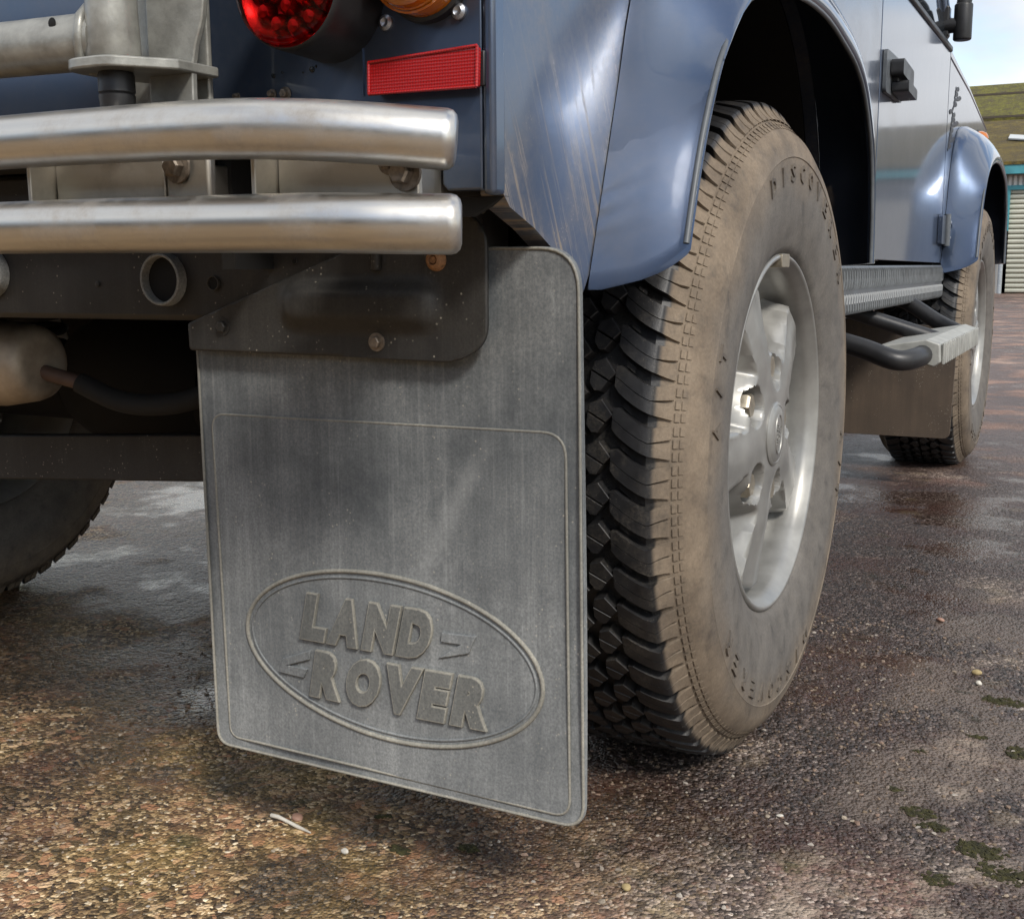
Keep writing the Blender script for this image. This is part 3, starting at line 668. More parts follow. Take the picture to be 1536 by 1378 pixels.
# ------------------------------------------------------------------ wheels
NL = 62
def tyre_mesh():
    parts = []
    prof = [(.095, .212), (.110, .2165), (.1175, .223), (.1215, .229), (.1225, .236), (.1265, .246), (.1305, .268), (.132, .292), (.1315, .318), (.1305, .3295), (.1315, .3305), (.1305, .332), (.129, .344), (.1255, .360), (.118, .3745), (.1095, .386), (.100, .3915), (.05, .392)]
    full = prof+[(-a, b) for a, b in prof[::-1]]
    full = [(a*(1-.13*min(1, max(0, (b-.350)/.032))), b-.007*min(1, max(0, (b-.36)/.03))) for a, b in full]
    parts.append(lathe_vf(full, 124))
    def P(v, r, s): a = s/0.404; r -= .007*min(1, max(0, (r-.36)/.03)); v = v*(1-.13*min(1, max(0, (r-.350)/.032))); return (v, -r*math.cos(a), -r*math.sin(a))     # s > 0 is downwards at the rear of the wheel
    pitch = 2*math.pi*0.404/NL
    st = [(.064, .4045, .064, .391), (.070, .4045, .070, .391), (.077, .4042, .077, .391), (.085, .4036, .085, .391), (.095, .4026, .095, .391), (.1045, .4010, .1045, .389), (.1075, .3990, .106, .387), (.1115, .3930, .1082, .3865), (.1155, .3855, .1130, .3810), (.1190, .3780, .1178, .3758)]
    def shift(v): return -0.023*max(0, (.106-v)/.042)**1.35
    def lug(s0, a0, a1, ext, m, k):
        V = []; F = []
        for i, (v, r, vb, rb_) in enumerate(st):
            s = shift(v); e = 0.0
            lo, hi = a0, a1
            if i >= 6:
                g = ((i-5)/4.0)**1.5
                lo = a0+(ext[0]-a0)*g; hi = a1+(ext[1]-a1)*g
            if i == 0: lo, hi = a0*0.75+0.001, a1*0.75+0.001
            for (vv, rr, w) in ((vb, rb_, 0.0006), (v, r, 0.0), (v, r, 0.0), (vb, rb_, 0.0006)):
                pass
            V += [P(m*vb, rb_, s0+s+lo-0.0008), P(m*v, r, s0+s+lo), P(m*v, r, s0+s+hi), P(m*vb, rb_, s0+s+hi+0.0008)]
        for i in range(len(st)-1):
            for j in range(3): F.append((4*i+j, 4*i+j+1, 4*(i+1)+j+1, 4*(i+1)+j))
        F.append((0, 1, 2, 3))
        return V, F
    def blk(s0, poly, m, top=.4048, base=.390):
        cs = sum(p[1] for p in poly)/len(poly); cv = sum(p[0] for p in poly)/len(poly); n = len(poly)
        V = [P(m*(cv+(v-cv)*1.10), base, s0+cs+(s-cs)*1.08) for v, s in poly]+[P(m*v, top-0.0008, s0+s) for v, s in poly]+[P(m*(cv+(v-cv)*.93), top, s0+cs+(s-cs)*.93) for v, s in poly]
        return V, [(i, (i+1) % n, n+(i+1) % n, n+i) for i in range(n)]+[(n+i, n+(i+1) % n, 2*n+(i+1) % n, 2*n+i) for i in range(n)]+[tuple(range(2*n, 3*n))]
    for m in (1, -1):
        for k in range(NL):
            s0 = k*pitch+(0 if m > 0 else pitch/2)
            j = 0.0012*math.sin(k*2.3)
            parts.append(lug(s0, -.0143, -.0004+j*0.3, (-.0178, -.0042), m, k))
            parts.append(lug(s0, .0004+j*0.3, .0128, (.0002, .0170), m, k))
            parts.append((lambda V: (V, [(0, 1, 2, 3)]))([P(m*.072, .3965, s0+shift(.072)+.0175), P(m*.083, .3965, s0+shift(.083)+.0175), P(m*.083, .3965, s0+shift(.083)+.024), P(m*.072, .3965, s0+shift(.072)+.024)]))
            # middle row: two halves of a skewed block
            for (off, vo) in ((-.024, 0.0), (-.004, -.0315)):
                parts.append(blk(s0+off, [(.0640+vo, -.0015), (.0560+vo, .0055), (.0345+vo, -.0045), (.0365+vo, -.0125), (.0500+vo, -.0165)], m))
                parts.append(blk(s0+off, [(.0550+vo, .0068), (.0470+vo, .0165), (.0400+vo, .0165), (.0335+vo, .0085), (.0343+vo, -.0030)], m))
            # side wall serrations below the lugs
            for q in range(3):
                s = (q-1)*.0132-.004; r0, r1 = .3565, .3605
                for (ra, rb2) in ((.3738, .3695), (.3680, .3640)):
                    va = .1255-(ra-.360)*.517; vb = .1255-(rb2-.360)*.517
                    Vq = [P(m*va, ra, s0+s), P(m*va, ra, s0+s+.0090), P(m*vb, rb2, s0+s+.0090), P(m*vb, rb2, s0+s)]
                    Vt = [(x+m*.0009, y, z) for x, y, z in Vq]
                    parts.append((Vq+Vt, [(4, 5, 6, 7), (0, 1, 5, 4), (1, 2, 6, 5), (2, 3, 7, 6), (3, 0, 4, 7)]))
    # moulded side-wall lettering, tops outward
    for word, ang0, r0, hgt, wid in (('DISCOVERER', 255, .302, .021, 8.2), ('DISCOVERER', 75, .302, .021, 8.2), ('A/T', 165, .302, .019, 7.0), ('A/T', 345, .302, .019, 7.0)):
        for i, ch in enumerate(word):
            tm = text_mesh(ch, 0.02, 0, 0, 0.02, 2); lo, hi = bounds(tm)
            a = rad(ang0-(i-(len(word)-1)/2)*wid)                    # clockwise as seen from outside
            er = Vector((0, math.cos(a), math.sin(a))); et = Vector((0, math.sin(a), -math.cos(a)))
            # seen from +x: right-hand tangent for tops-outward text
            V = []
            for v in tm.vertices:
                u = (v.co.x-(lo[0]+hi[0])/2)/(hi[0]-lo[0])*hgt*0.95*(0.35 if ch in 'I/' else 1); w = (v.co.y-lo[1])/(hi[1]-lo[1])*hgt
                base = er*(r0+w)+et*u*1.0
                V.append(((.1335 if v.co.z > 0 else .128), base.y, base.z))
            parts.append((V, [tuple(f.vertices) for f in tm.polygons])); bpy.data.meshes.remove(tm)
    V, F = join_vf(parts)
    me = bpy.data.meshes.new('tyre'); me.from_pydata(V, [], F)
    bm = bmesh.new(); bm.from_mesh(me); bmesh.ops.recalc_face_normals(bm, faces=bm.faces); bm.to_mesh(me); bm.free()
    me.materials.append(m_tyre); me.shade_smooth(); me.set_sharp_from_angle(angle=rad(28))
    return me
def sstep(a, b, x):
    t = np.clip((x-a)/(b-a), 0, 1); return t*t*(3-2*t)
NUT_A = [rad(76+72*k+2) for k in range(5)]
def rim_mesh():
    rr = np.r_[np.linspace(0.0, .05, 5), np.linspace(.053, .115, 26), np.linspace(.119, .208, 26)]; nt = 240
    V = []; F = []
    for r in rr:
        for k in range(nt):
            a = 2*math.pi*k/nt
            d = min(abs((a-al-math.pi/5+math.pi) % (2*math.pi)-math.pi) for al in NUT_A)      # angle to nearest spoke axis
            arc = d*max(r, .05)
            spoke = float(.110-.010*sstep(.085, .20, r)-.003*sstep(.0, .03, arc))
            wdt = .027+.011*float(sstep(.10, .19, r))
            m = 1-float(sstep(wdt, wdt+.011, arc))
            floor = .066-.016*float(sstep(.10, .17, r))
            hub = 1-float(sstep(.100, .122, r))
            top = spoke+(.112-spoke)*float(1-sstep(.04, .085, r))
            h = floor+(top-floor)*max(m, hub)
            for al in NUT_A:
                dx = r*math.cos(a)-.0826*math.cos(al); dy = r*math.sin(a)-.0826*math.sin(al)
                rad_out = (dx*math.cos(al)+dy*math.sin(al)); dd = math.hypot(dx, dy) if rad_out < 0 else math.hypot(dx, dy)
                pk = 1-float(sstep(.020, .026, dd))
                h = min(h, h*(1-pk)+.078*pk)
            h = h+(.060-h)*float(sstep(.196, .207, r))
            V.append((h, r*math.cos(a), r*math.sin(a)))
    n = len(rr)
    for i in range(n-1):
        for k in range(nt): F.append((i*nt+k, i*nt+(k+1) % nt, (i+1)*nt+(k+1) % nt, (i+1)*nt+k))
    prof = [(.058, .198), (.064, .2055), (.082, .2070), (.100, .2085), (.1075, .2115), (.1120, .2160), (.1160, .2185), (.1180, .2205), (.1175, .2235), (.1150, .2255), (.110, .2255), (.104, .222), (.085, .212), (-.100, .212), (-.115, .224), (-.117, .221), (-.105, .205), (-.02, .198)]
    Vl, Fl = lathe_vf(prof, 120, closed=False)
    V, F = join_vf([(V, F), (Vl, Fl)])
    me = bpy.data.meshes.new('rim'); me.from_pydata(V, [], F)
    bm = bmesh.new(); bm.from_mesh(me); bmesh.ops.recalc_face_normals(bm, faces=bm.faces); bm.to_mesh(me); bm.free()
    me.materials.append(m_alloy); me.shade_smooth(); me.set_sharp_from_angle(angle=rad(60))
    return me
tyre_me, rim_me = tyre_mesh(), rim_mesh()
def make_wheel():
    w = empty('wheel', car)
    link('tyre', tyre_me, None, w); link('rim', rim_me, None, w).scale = (1, .972, .972)
    lathe('centre_cap', [(.100, .040), (.1135, .0395), (.1150, .0375), (.1155, .0355), (.1148, .0350), (.1160, .0335), (.1172, .020), (.1175, 0)], m_alloy, w, 48)
    e = [(.1172, .024*math.cos(2*math.pi*k/40)*0.62, .024*math.sin(2*math.pi*k/40)) for k in range(41)]
    tube('cap_emblem', e, 0.0011, m_alloy, w, 6)
    for i, (word, off) in enumerate((('LAND', .0042), ('ROVER', -.0042))):
        tm = text_mesh(word, 0.06, 0, 0.2, 0.02, 2); lo, hi = bounds(tm); wd = .026 if i else .021
        for v in tm.vertices:
            u = ((v.co.x-lo[0])/(hi[0]-lo[0])-.5)*wd; t = ((v.co.y-lo[1])/(hi[1]-lo[1])-.5)*.0065+off
            v.co = (.1183 if v.co.z > 0 else .1160, t*1.0, u)        # lettering turned with the wheel, reading up the cap
        link('cap_lettering', tm, m_alloy, w)
    for al in NUT_A:
        c, s = .0826*math.cos(al), .0826*math.sin(al)
        hexbolt('lug_nut', (.0775, c, s), (1, 0, 0), .0162, .0250, m_nut, w, False)
    a = rad(90); pts = []
    prism('wheel_weight', round_poly([(-.018, .2025), (.018, .2025), (.019, .2185), (-.019, .2185)], .003, 3), 'x', .104, .1195, m_nut, w, 0.0015)
    return w
WZ, WX = .396, .742
w0 = make_wheel(); w0.location = (WX, 0, WZ)
def copy_wheel(loc, rotx, flip):
    c = w0.copy(); COL.objects.link(c); c.location = loc; c.rotation_euler = (rotx, 0, math.pi if flip else 0)
    for ch in [o for o in w0.children]:
        d = ch.copy(); COL.objects.link(d); d.parent = c
copy_wheel((WX, WB, WZ), rad(20), False); copy_wheel((-WX+.055, 0, WZ), rad(33), True); copy_wheel((-WX, WB, WZ), rad(50), True)

# ------------------------------------------------------------------ mud flap
FY = -.530
mf = empty('mud_flap', car)
outl = round_poly([(.4105, .545), (.4110, .517), (.4175, .113), (.834, .112), (.8235, .617), (.7450, .618), (.600, .600)], [0, 0, .018, .022, .036, .004, 0], 8)
def flap_sheet(name, pts, y0, y1, mat, parent, bev):
    me = bpy.data.meshes.new(name); bm = bmesh.new(); n = len(pts)
    a = [bm.verts.new((p[0], y0, p[1])) for p in pts]; b = [bm.verts.new((p[0], y1, p[1])) for p in pts]
    fa = bm.faces.new(a); fb = bm.faces.new(b[::-1])
    for i in range(n): bm.faces.new((a[i], b[i], b[(i+1) % n], a[(i+1) % n]))
    if name in ('flap_sheet', 'flap_panel'):
        for x in np.arange(.43, .83, .03): bmesh.ops.bisect_plane(bm, geom=bm.verts[:]+bm.edges[:]+bm.faces[:], plane_co=(x, 0, 0), plane_no=(1, 0, 0))
        for z in np.arange(.13, .61, .03): bmesh.ops.bisect_plane(bm, geom=bm.verts[:]+bm.edges[:]+bm.faces[:], plane_co=(0, 0, z), plane_no=(0, 0, 1))
    bmesh.ops.recalc_face_normals(bm, faces=bm.faces); bm.to_mesh(me); bm.free()
    return link(name, me, mat, parent, None, bev)
flap_sheet('flap_sheet', outl, FY, FY+.006, m_flap, mf, 0.0015)
inner = round_poly([(.4270, .459), (.4345, .1245), (.8195, .1215), (.8115, .462)], [.016, .014, .016, .022], 7)
flap_sheet('flap_panel', inner, FY-.0014, FY+.001, m_flap, mf, 0.0007)
tube('border_bead', [(p[0], FY-.0006, p[1]) for p in inner+inner[:1]], 0.0013, m_flap_edge, mf, 8)
# outer rim bead: visible paler edge
edge = [p for p in outl if p[1] < .63]
tube('edge_bead', [(p[0]+(.62-p[0])*.006, FY-.0002, p[1]+(.36-p[1])*.006) for p in edge], 0.0014, m_flap_edge, mf, 8)
# oval ring
OC = (.6265, .2385); OA, OB = .1650, .0800
ring = []
for rr_, w_ in ((1.0, 0.0022), (0.962, 0.0013)):
    tube('oval_ring', [(OC[0]+OA*rr_*math.cos(2*math.pi*k/96)+0, FY-.0016, OC[1]+(OB-(1-rr_)*OA)*math.sin(2*math.pi*k/96)-.035*OA*math.cos(2*math.pi*k/96)) for k in range(97)], w_, m_flap_edge if rr_ == 1.0 else m_flap, mf, 8)
def emboss(ch, x0, x1, z0, z1, shear, wgt=0.035):
    tm = text_mesh(ch, 0.06, 0.022, 0, 0.068, 4); lo, hi = bounds(tm)
    for v in tm.vertices:
        w = (v.co.y-lo[1])/(hi[1]-lo[1]); u = (v.co.x-lo[0])/(hi[0]-lo[0])
        d = (v.co.z-lo[2])/(hi[2]-lo[2])
        v.co = (x0+(x1-x0)*u+shear*(z1-z0)*(w-.5), FY-.0012-.0042*d, z0+(z1-z0)*w)
    tm.materials.clear(); tm.materials.append(m_letter); tm.materials.append(m_flap_edge); tm.update()
    for f in tm.polygons:
        ys = [tm.vertices[i].co.y for i in f.vertices]
        f.material_index = 0 if max(ys)-min(ys) < 1e-5 else 1
    link('letter', tm, None, mf, 35)
for ch, a, b in (('L', .534, .564), ('A', .566, .603), ('N', .607, .643), ('D', .646, .680)): emboss(ch, a, b, .243, .2915, .22)
for ch, a, b in (('R', .543, .580), ('O', .584, .623), ('V', .626, .667), ('E', .668, .698), ('R', .703, .742)): emboss(ch, a, b, .186, .235, .20)
flap_sheet('letter_stroke', [(.690, .272), (.725, .273), (.718, .256), (.686, .247), (.709, .263), (.689, .263)], FY-.0040, FY, m_flap, mf, 0.0008)
flap_sheet('letter_stroke', [(.541, .233), (.505, .219), (.500, .204), (.531, .203), (.536, .213), (.512, .213), (.539, .223)], FY-.0040, FY, m_flap, mf, 0.0008)
# the rubber hangs slightly warped: bend every piece of the flap by the same field
def warp(x, z):
    t = max(0.0, (.46-z)/.35)
    return -0.009*t*t*(.15+((x-.60)/.2)**2*.8)+0.0035*t*math.sin(16*(x-.41)+5*z)
for o in mf.children:
    for v in o.data.vertices: v.co.y += warp(v.co.x, v.co.z)
# steel bracket over the flap
fb = empty('flap_bracket', car)
bo = round_poly([(.4155, .5485), (.4160, .5225), (.600, .5215), (.712, .5195), (.745, .535), (.7455, .632), (.722, .650), (.690, .652), (.640, .6285)], [.004, .004, 0, .045, .045, .030, .006, .006, .006], 9)
def bracket_sheet():
    # dense sheet so the pressed rib can be real relief
    xs = np.linspace(.41, .75, 100); zs = np.linspace(.515, .655, 44)
    me = bpy.data.meshes.new('bracket_plate'); bm = bmesh.new(); n = len(bo)
    a = [bm.verts.new((p[0], 0, p[1])) for p in bo]; f = bm.faces.new(a)
    for x in xs[1:-1:2]: bmesh.ops.bisect_plane(bm, geom=bm.verts[:]+bm.edges[:]+bm.faces[:], plane_co=(x, 0, 0), plane_no=(1, 0, 0))
    for z in zs[1:-1]: bmesh.ops.bisect_plane(bm, geom=bm.verts[:]+bm.edges[:]+bm.faces[:], plane_co=(0, 0, z), plane_no=(0, 0, 1))
    def rib(x, z, x0, x1, z0, z1, r):
        dx = max(x0+r-x, 0, x-(x1-r)); dz = max(z0+r-z, 0, z-(z1-r)); d = math.hypot(dx, dz)/r
        return float(1-sstep(0.25, 1.15, d))
    for v in bm.verts:
        h = rib(v.co.x, v.co.z, .529, .702, .544, .592, .022)*.011
        v.co.y = FY-.0155-h
    bmesh.ops.recalc_face_normals(bm, faces=bm.faces); 
    if sum(f.normal.y for f in bm.faces) > 0: bmesh.ops.reverse_faces(bm, faces=bm.faces)
    bm.to_mesh(me); bm.free()
    return link('bracket_plate', me, m_bracket, fb, 60, 0, 2, 0.004)
bracket_sheet()
hexbolt('bolt', (.459, FY-.0155, .5460), (0, -1, 0), .0055, .005, m_bracket, fb)
hexbolt('bolt', (.634, FY-.0155, .5355), (0, -1, 0), .0055, .006, m_bolt, fb)
lathe('rusty_rivet', [(-.0065, 0.0), (-.0065, .0030), (-.004, .0035), (-.0075, .0045), (-.0065, .0070), (-.002, .0095), (0, .0098)], m_rust, fb, 20, 'y', (.697, FY-.0155, .6070))
tube('weld_bead', [(.636, FY-.0175, .600), (.637, FY-.0175, .628)], 0.0050, m_bracket, fb, 8, 0.002)

# ------------------------------------------------------------------ crossmember with holes
xm = empty('crossmember', car)
pl = [(-.60, .5475), (.440, .5505), (.70, .5505), (.735, .600), (.735, .699), (-.60, .699)]
cm = prism('crossmember_beam', pl, 'y', -.536, -.480, m_chassis, xm, 0.006)
def hole(x, z, r, ry=None):
    ring = lathe_vf([(-.5365, r*1.16), (-.5365-.45*r, r*1.12), (-.5365-.48*r, r*1.06), (-.5365-.45*r, r), (-.5372, r*.97)], 28, 'y')
    disc = [( r*math.cos(2*math.pi*k/28), -.5370, r*math.sin(2*math.pi*k/28)) for k in range(28)]
    o = mesh_obj('hole_collar', ring[0], ring[1], m_chassis if r < .01 else m_flap, xm, 50); o.location = (x, 0, z)
    d = mesh_obj('hole', disc, [tuple(range(28))], m_hole_shade, xm); d.location = (x, -.0008, z)  # flat black disc: the hole's inner shade painted on the solid beam
hole(.3825, .5905, .0225); hole(.136, .597, .022)
for x, z, r in ((.443, .5870, .0062), (.506, .6080, .0060), (.507, .6935, .0055), (.540, .607, .0022)): hole(x, z, r)
hexbolt('bolt', (.29, -.5365, .586), (0, -1, 0), .003, .002, m_chassis, xm, False)

# ------------------------------------------------------------------ tubular rear bumper
bp = empty('rear_bumper', car)
RT = .0208
tube('bumper_tube', smooth_path([(-.60, -.742, .700), (.10, -.742, .7005), (.40, -.742, .7015), (.56, -.748, .7000), (.655, -.752, .6975), (.715, -.742, .6945), (.765, -.722, .6905), (.8000, -.704, .6872)]), RT, m_steel, bp, 32, 0.0075)
tube('bumper_tube', smooth_path([(-.60, -.742, .634), (.35, -.742, .6345), (.60, -.742, .6330), (.70, -.741, .6320), (.745, -.733, .6312), (.775, -.721, .6305), (.8040, -.7055, .6300)]), RT, m_steel, bp, 32, 0.0075)
for (x0, x1) in ((.4205, .540), (.652, .775)):
    box('mounting_plate', x0, x1, -.700, -.694, .640, .700, m_plate, bp, 0.0015)
    box('plate_edge', x0-.0045, x0-.0005, -.726, -.694, .640, .700, m_plate, bp, 0.001)
    box('mounting_arm', x0+.02, x0+.09, -.693, -.538, .645, .69, m_plate, bp, 0.002)
hexbolt('bolt', (.556, -.702, .6795), (0, -1, 0), .0085, .010, m_bolt, bp)
hexbolt('bolt', (.7655, -.7015, .6665), (0, -1, 0), .0085, .012, m_bolt, bp)
hexbolt('bolt', (.752, -.7015, .6745), (0, -1, 0), .006, .007, m_bolt, bp)
box('spacer_block', .5405, .585, -.6995, -.690, .64, .71, m_plate, bp, 0.003)

# ------------------------------------------------------------------ swing-away spare carrier
cr = empty('spare_carrier', car)
tube('carrier_arm', [(-.45, -.715, .786), (.20, -.716, .782), (.505, -.718, .776)], 0.0215, m_cast, cr, 24)
lathe('pivot_sleeve', [(.760, .0), (.760, .0195), (.763, .0208), (.80, .0195), (.92, .0190), (.922, 0)], m_cast, cr, 32, 'z', (.514, -.720, 0))
tube('weld_bead', [(.4955+.002*math.sin(k*1.7), -.718+.021*math.cos(k/10*2*math.pi), .777+.0245*math.sin(k/10*2*math.pi)) for k in range(11)], 0.0042, m_cast, cr, 8)
prism('pivot_plate', round_poly([(.482, -.748), (.533, -.748), (.566, -.706), (.566, -.660), (.50, -.660), (.482, -.690)], [.024, .024, .004, 0, 0, .01]), 'z', .7510, .7592, m_cast, cr, 0.0015)
lathe('pivot_bush', [(.722, 0), (.722, .0122), (.726, .0135), (.7335, .0140), (.7345, .0128), (.7358, .0140), (.748, .0140), (.7508, .0130)], m_plastic, cr, 28, 'z', (.515, -.720, 0))
prism('pivot_stay', [(.520, .690), (.5650, .690), (.5645, .735), (.5650, .756), (.5690, .772), (.5765, .790), (.5790, .806), (.5770, .90), (.520, .90)], 'y', -.690, -.684, m_cast, cr, 0.0012)
box('carrier_back_plate', .46, .555, -.660, -.654, .695, .95, m_cast, cr, 0.002)
lathe('arm_hole', [(-.7408, 0.0), (-.7402, .0042)], m_hole_shade, cr, 16, 'y', (.468, .0035, .789), None)

# ------------------------------------------------------------------ lamps and reflector on the rear panel
tl = empty('tail_lamp', car)
TX, TZ = .6415, .8115
lathe('lamp_housing', [(-.6172, .0485), (-.622, .0482), (-.640, .0478), (-.668, .0474), (-.6755, .0470), (-.677, .0458), (-.672, .0450), (-.640, .044)], m_plastic, tl, 56, 'y', (TX+.006, 0, TZ-.001))
lathe('lamp_reflector', [(-.655, 0.0), (-.657, .030), (-.668, .045)], m_reddome, tl, 40, 'y', (TX+.004, 0, TZ))
dm = []
for k in range(19):
    if k == 0: dx = dz = 0
    elif k < 7: a = k*math.pi/3+.35; dx, dz = .0145*math.cos(a), .0145*math.sin(a)
    else: a = k*math.pi/6+.1; dx, dz = .0290*math.cos(a), .0290*math.sin(a)
    o = lathe('lamp_dome', [(-.655, .0082), (-.664, .0072), (-.668, .0045), (-.669, 0)], m_reddome, tl, 14, 'y', (TX+.004+dx, 0, TZ+dz))
lathe('lens', [(-.6740, .0455), (-.6790, .0448), (-.6830, .040), (-.6850, .025), (-.6855, 0)], m_redlens, tl, 48, 'y', (TX+.004, 0, TZ))
al_ = empty('indicator_lamp', car)
AX, AZ = .7360, .8235
lathe('lamp_base', [(-.6172, .0400), (-.624, .0390), (-.6255, .0365)], m_plastic, al_, 48, 'y', (AX, 0, AZ))
lathe('lens', [(-.6250, .0362), (-.640, .0355), (-.652, .0325), (-.6575, .0280), (-.6592, .015), (-.6597, 0)], m_amber, al_, 48, 'y', (AX, 0, AZ), 25)
for k in range(5): lathe('lens_ring', [(-.641-.0036*k, .0360-.0013*k-.0009*k*k/2), (-.6420-.0036*k, .0366-.0013*k-.0009*k*k/2), (-.6432-.0036*k, .0352-.0013*k-.0009*k*k/2)], m_amber, al_, 40, 'y', (AX, 0, AZ))
for x, z in ((.6980, .7880), (.7630, .7900)):
    lathe('screw', [(-.6172, .0062), (-.6195, .0060), (-.6212, .0035), (-.6200, .0018), (-.6195, 0)], m_screw, car, 16, 'y', (x, 0, z))
rf_ = empty('rear_reflector', car, (.0055, 0, -.0015))
rp_ = [(.6820, .7355), (.7775, .7345), (.7785, .7635), (.6825, .7590)]
prism('reflector_lens', rp_, 'y', -.6290, -.6215, m_reflector, rf_, 0.0015)
prism('reflector_base', [(.6835, .7365), (.7800, .7360), (.7805, .7615), (.684, .7575)], 'y', -.6214, -.6172, m_plastic, rf_, 0.001)
for a, b in ((0, 1), (1, 2), (2, 3), (3, 0)):
    tube('reflector_rim', [(rp_[a][0], -.6290, rp_[a][1]), (rp_[b][0], -.6290, rp_[b][1])], .0014, m_reflector, rf_, 8)
for x, z, r in ((.585, .7465, .0045), (.5985, .7460, .006), (.548, .7470, .0035)): hexbolt('bolt', (x, -.6175, z-.004), (0, -1, 0), r*.6, .005, m_bolt, car)
for x, z, r in ((.5865, .7570, .0022), (.6255, .7590, .0026), (.6295, .7610, .0012), (.6165, .7575, .001), (.5955, .7590, .0012), (.640, .768, .001)):
    lathe('water_drop', [(-.6172, r), (-.6172-r*.35, r*.85), (-.6172-r*.55, 0)], m_glass, car, 10, 'y', (x, 0, z))

# ------------------------------------------------------------------ underneath
tube('exhaust_silencer', [(-.30, -.44, .485), (.03, -.44, .490), (.075, -.44, .491)], [.050, .052, .046], m_silencer, car, 28, 0.018)
tube('brake_pipe', [(.085, -.44, .482), (.135, -.425, .469)], .009, m_brownpipe, car, 12)
tube('hose', smooth_path([(.133, -.425, .469), (.19, -.41, .446), (.27, -.40, .450), (.33, -.38, .480), (.37, -.36, .54)]), .0125, m_under, car, 12)
ax_ = empty('rear_axle', car)
tube('axle_tube', [(-.60, 0, WZ), (.60, 0, WZ)], .045, m_under, ax_, 20)
lathe('differential', [(-.14, .05), (-.10, .09), (-.03, .12), (.05, .12), (.11, .09), (.15, .05)], m_under, ax_, 32, 'x', (-.18, 0, WZ+.03))
V, F = box_vf(-1, 1, -.004, .004, -.031, .031)
A_, B_ = Vector((-.42, -.35, .333)), Vector((.44, -.24, .372))
d_ = (B_-A_).normalized(); n_ = Vector((d_.y, -d_.x, 0)).normalized(); u_ = n_.cross(d_)*-1; L_ = (B_-A_).length/2; c_ = (A_+B_)/2
mesh_obj('cross_bar', [tuple(c_+d_*x*L_+n_*y*2+u_*z) for x, y, z in V], F, m_chassis, car, None, 0.003)
for s in (-1, 1):
    tube('spring', [(s*.46+.055*math.cos(t*.5), .02+.055*math.sin(t*.5), .44+.0022*t) for t in range(95)], .008, m_under, car, 8)
box('fuel_tank', -.35, .38, .25, .85, .42, .68, m_under, car, 0.02)
box('front_axle', -.60, .60, WB-.04, WB+.04, WZ-.04, WZ+.04, m_under, car, 0.02)
box('gearbox', -.22, .22, 1.0, 2.3, .38, .69, m_under, car, 0.03)

# ------------------------------------------------------------------ loose things on the ground
def pebble_field(n, xr, yr, rmin, rmax, mask=None, flat=0.55, sink=0.25, pw=3.0):
    t = (1+5**.5)/2
    ico = np.array([(-1, t, 0), (1, t, 0), (-1, -t, 0), (1, -t, 0), (0, -1, t), (0, 1, t), (0, -1, -t), (0, 1, -t), (t, 0, -1), (t, 0, 1), (-t, 0, -1), (-t, 0, 1)])/math.hypot(1, t)
    fi = np.array([(0, 11, 5), (0, 5, 1), (0, 1, 7), (0, 7, 10), (0, 10, 11), (1, 5, 9), (5, 11, 4), (11, 10, 2), (10, 7, 6), (7, 1, 8), (3, 9, 4), (3, 4, 2), (3, 2, 6), (3, 6, 8), (3, 8, 9), (4, 9, 5), (2, 4, 11), (6, 2, 10), (8, 6, 7), (9, 8, 1)])
    x = rng.uniform(*xr, n); y = rng.uniform(*yr, n)
    if mask is not None: k = mask(x, y); x = x[k]; y = y[k]
    n = len(x); r = rmin+(rmax-rmin)*rng.random(n)**pw
    z = vnoise(x, y, 3)*0.004*np.exp(-np.maximum(0, np.hypot(x-0.6, y)-2)/4)+GZ
    a = rng.uniform(0, 6.28, n); S = np.c_[rng.uniform(.7, 1.35, n), rng.uniform(.7, 1.2, n), rng.uniform(.6, 1.2, n)*flat]
    P = ico[None]*S[:, None]*r[:, None, None]*(1+.22*rng.standard_normal((n, 12, 1)))
    c, s = np.cos(a)[:, None], np.sin(a)[:, None]
    Q = np.stack([P[..., 0]*c-P[..., 1]*s+x[:, None], P[..., 0]*s+P[..., 1]*c+y[:, None], P[..., 2]+(z+r*flat*sink)[:, None]], -1).reshape(-1, 3)
    Fq = (fi[None]+12*np.arange(n)[:, None, None]).reshape(-1, 3)
    return Q, Fq
def np_obj(name, Q, Fq, mat, smooth=False):
    me = bpy.data.meshes.new(name); me.from_pydata(Q.tolist(), [], Fq.tolist())
    if smooth: me.shade_smooth()
    return link(name, me, mat)
p = M('grit', (0.3, 0.25, 0.2), 0.75); i_ = p.island()
p.set('Base Color', p.mix(p.noise(300, 2), p.ramp(i_, [(0.0, (0.05, 0.038, 0.03)), (0.3, (0.14, 0.10, 0.07)), (0.55, (0.24, 0.17, 0.105)), (0.75, (0.32, 0.20, 0.15)), (0.9, (0.42, 0.35, 0.26)), (1.0, (0.62, 0.58, 0.52))]), (0.16, 0.12, 0.085)))
p.set('Roughness', p.ramp(i_, [(0.0, 0.35), (1.0, 0.85)]))
m_grit = p.m
def clump(x, y):
    return rng.random(len(x)) < np.clip(0.5+0.9*vnoise(x*2, y*2, 11), .08, 1)
Q, Fq = pebble_field(26000, (-.1, 1.35), (-.85, .55), .0008, .0034, clump)
tag(np_obj('grit', Q, Fq, m_grit), 'fine loose grit scattered over the worn wet ground around the wheel', 'gravel', kind='stuff')
p = M('moss', (0.05, 0.06, 0.012), 0.95); p.set('Base Color', p.ramp(p.noise(120, 4, 0.7), [(0.3, (0.012, 0.011, 0.004)), (0.55, (0.038, 0.035, 0.009)), (0.75, (0.085, 0.075, 0.020))])); p.bump(p.noise(600, 3), 0.6, 0.002); m_moss = p.m
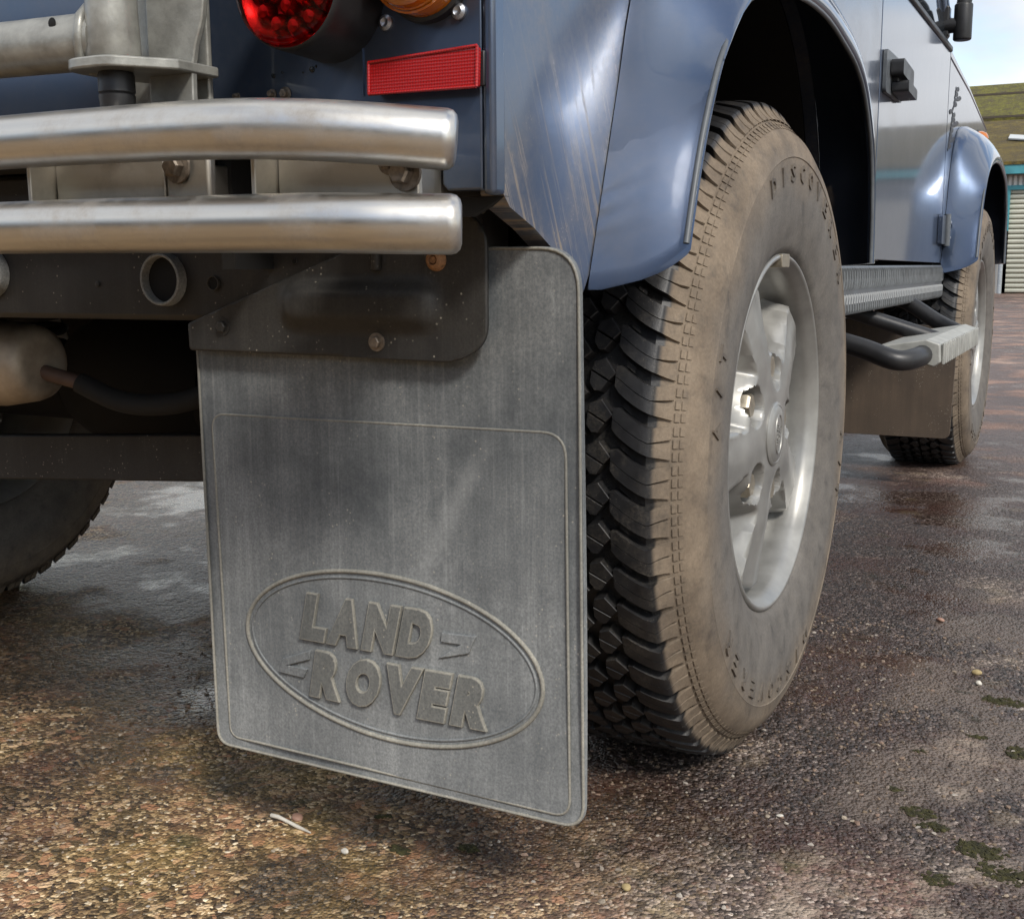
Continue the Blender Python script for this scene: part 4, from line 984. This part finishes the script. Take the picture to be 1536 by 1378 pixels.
mc = [(1.118, .245, .030), (1.157, .070, .034), (1.20, .03, .03), (1.066, -.149, .022), (1.085, -.175, .016), (1.10, -.289, .020), (1.03, -.10, .012), (1.13, -.21, .030), (1.16, -.25, .03), (1.10, .10, .014), (1.04, .02, .012), (1.17, .33, .022), (.60, -.475, .016), (.66, -.44, .013), (.545, -.42, .012)]
def moss_mask(x, y):
    m = np.zeros(len(x), bool)
    for a, b, r in mc: m |= ((x-a)**2+((y-b)*1.6)**2 < (r*1.25*rng.random(len(x))**.7*(0.75+0.6*vnoise(x*9, y*9, 21)))**2)
    return m
Q, Fq = pebble_field(200000, (.4, 1.3), (-.55, .45), .0012, .0040, moss_mask, .55, .1, 1.5)
tag(np_obj('moss', Q, Fq, m_moss), 'small dark green moss cushions growing in the concrete', 'moss', kind='stuff')
m_stone_w = simple('white_stone', (0.62, 0.58, 0.50), 0.6)
m_stone_p = simple('pink_stone', (0.36, 0.21, 0.15), 0.6)
m_stone_y = simple('ochre_stone', (0.38, 0.29, 0.14), 0.7)
def stone(x, y, r, mat, label, flat=.6):
    Q, Fq = pebble_field(1, (x, x+1e-6), (y, y+1e-6), r, r+1e-6, None, flat, .5)
    Q = Q-np.array([x, y, 0]); o = np_obj('pebble', Q, Fq, mat, False); o.location = (x, y, 0)
    m_ = o.modifiers.new('smooth', 'SUBSURF'); m_.levels = m_.render_levels = 2
    tag(o, label, 'pebble', 'single stones lying on the ground')
stone(.552, -.504, .0050, m_stone_w, 'small white angular pebble in front of the mud flap, right of the white stick', .7)
stone(.994, .593, .0105, m_stone_p, 'small reddish pebble on dark wet ground right of the wheel')
stone(1.075, .346, .0095, m_stone_y, 'orange tan pebble near the right edge level with the tyre bottom')
stone(1.082, .300, .0070, m_stone_w, 'flat white pebble just below the orange tan pebble at right')
stone(.462, -.465, .0070, m_stone_p, 'pinkish pebble lying just beyond the white stick')
stone(.930, -.225, .0040, m_stone_w, 'tiny white chip on grey ground below the tyre')
stone(.835, -.440, .0060, m_stone_y, 'ochre pebble at the bottom edge below the tyre')
stk = tube('stick', [(.436, -.476, GZ+.0035), (.447, -.4783, GZ+.0050), (.456, -.4795, GZ+.0042), (.478, -.4842, GZ+.0030), (.497, -.4878, GZ+.0024)], [.0024, .0024, .0020, .0021, .0010], m_stone_w, None, 8)
tag(stk, 'short white broken stick lying on brown ground in front of the mud flap', 'stick')
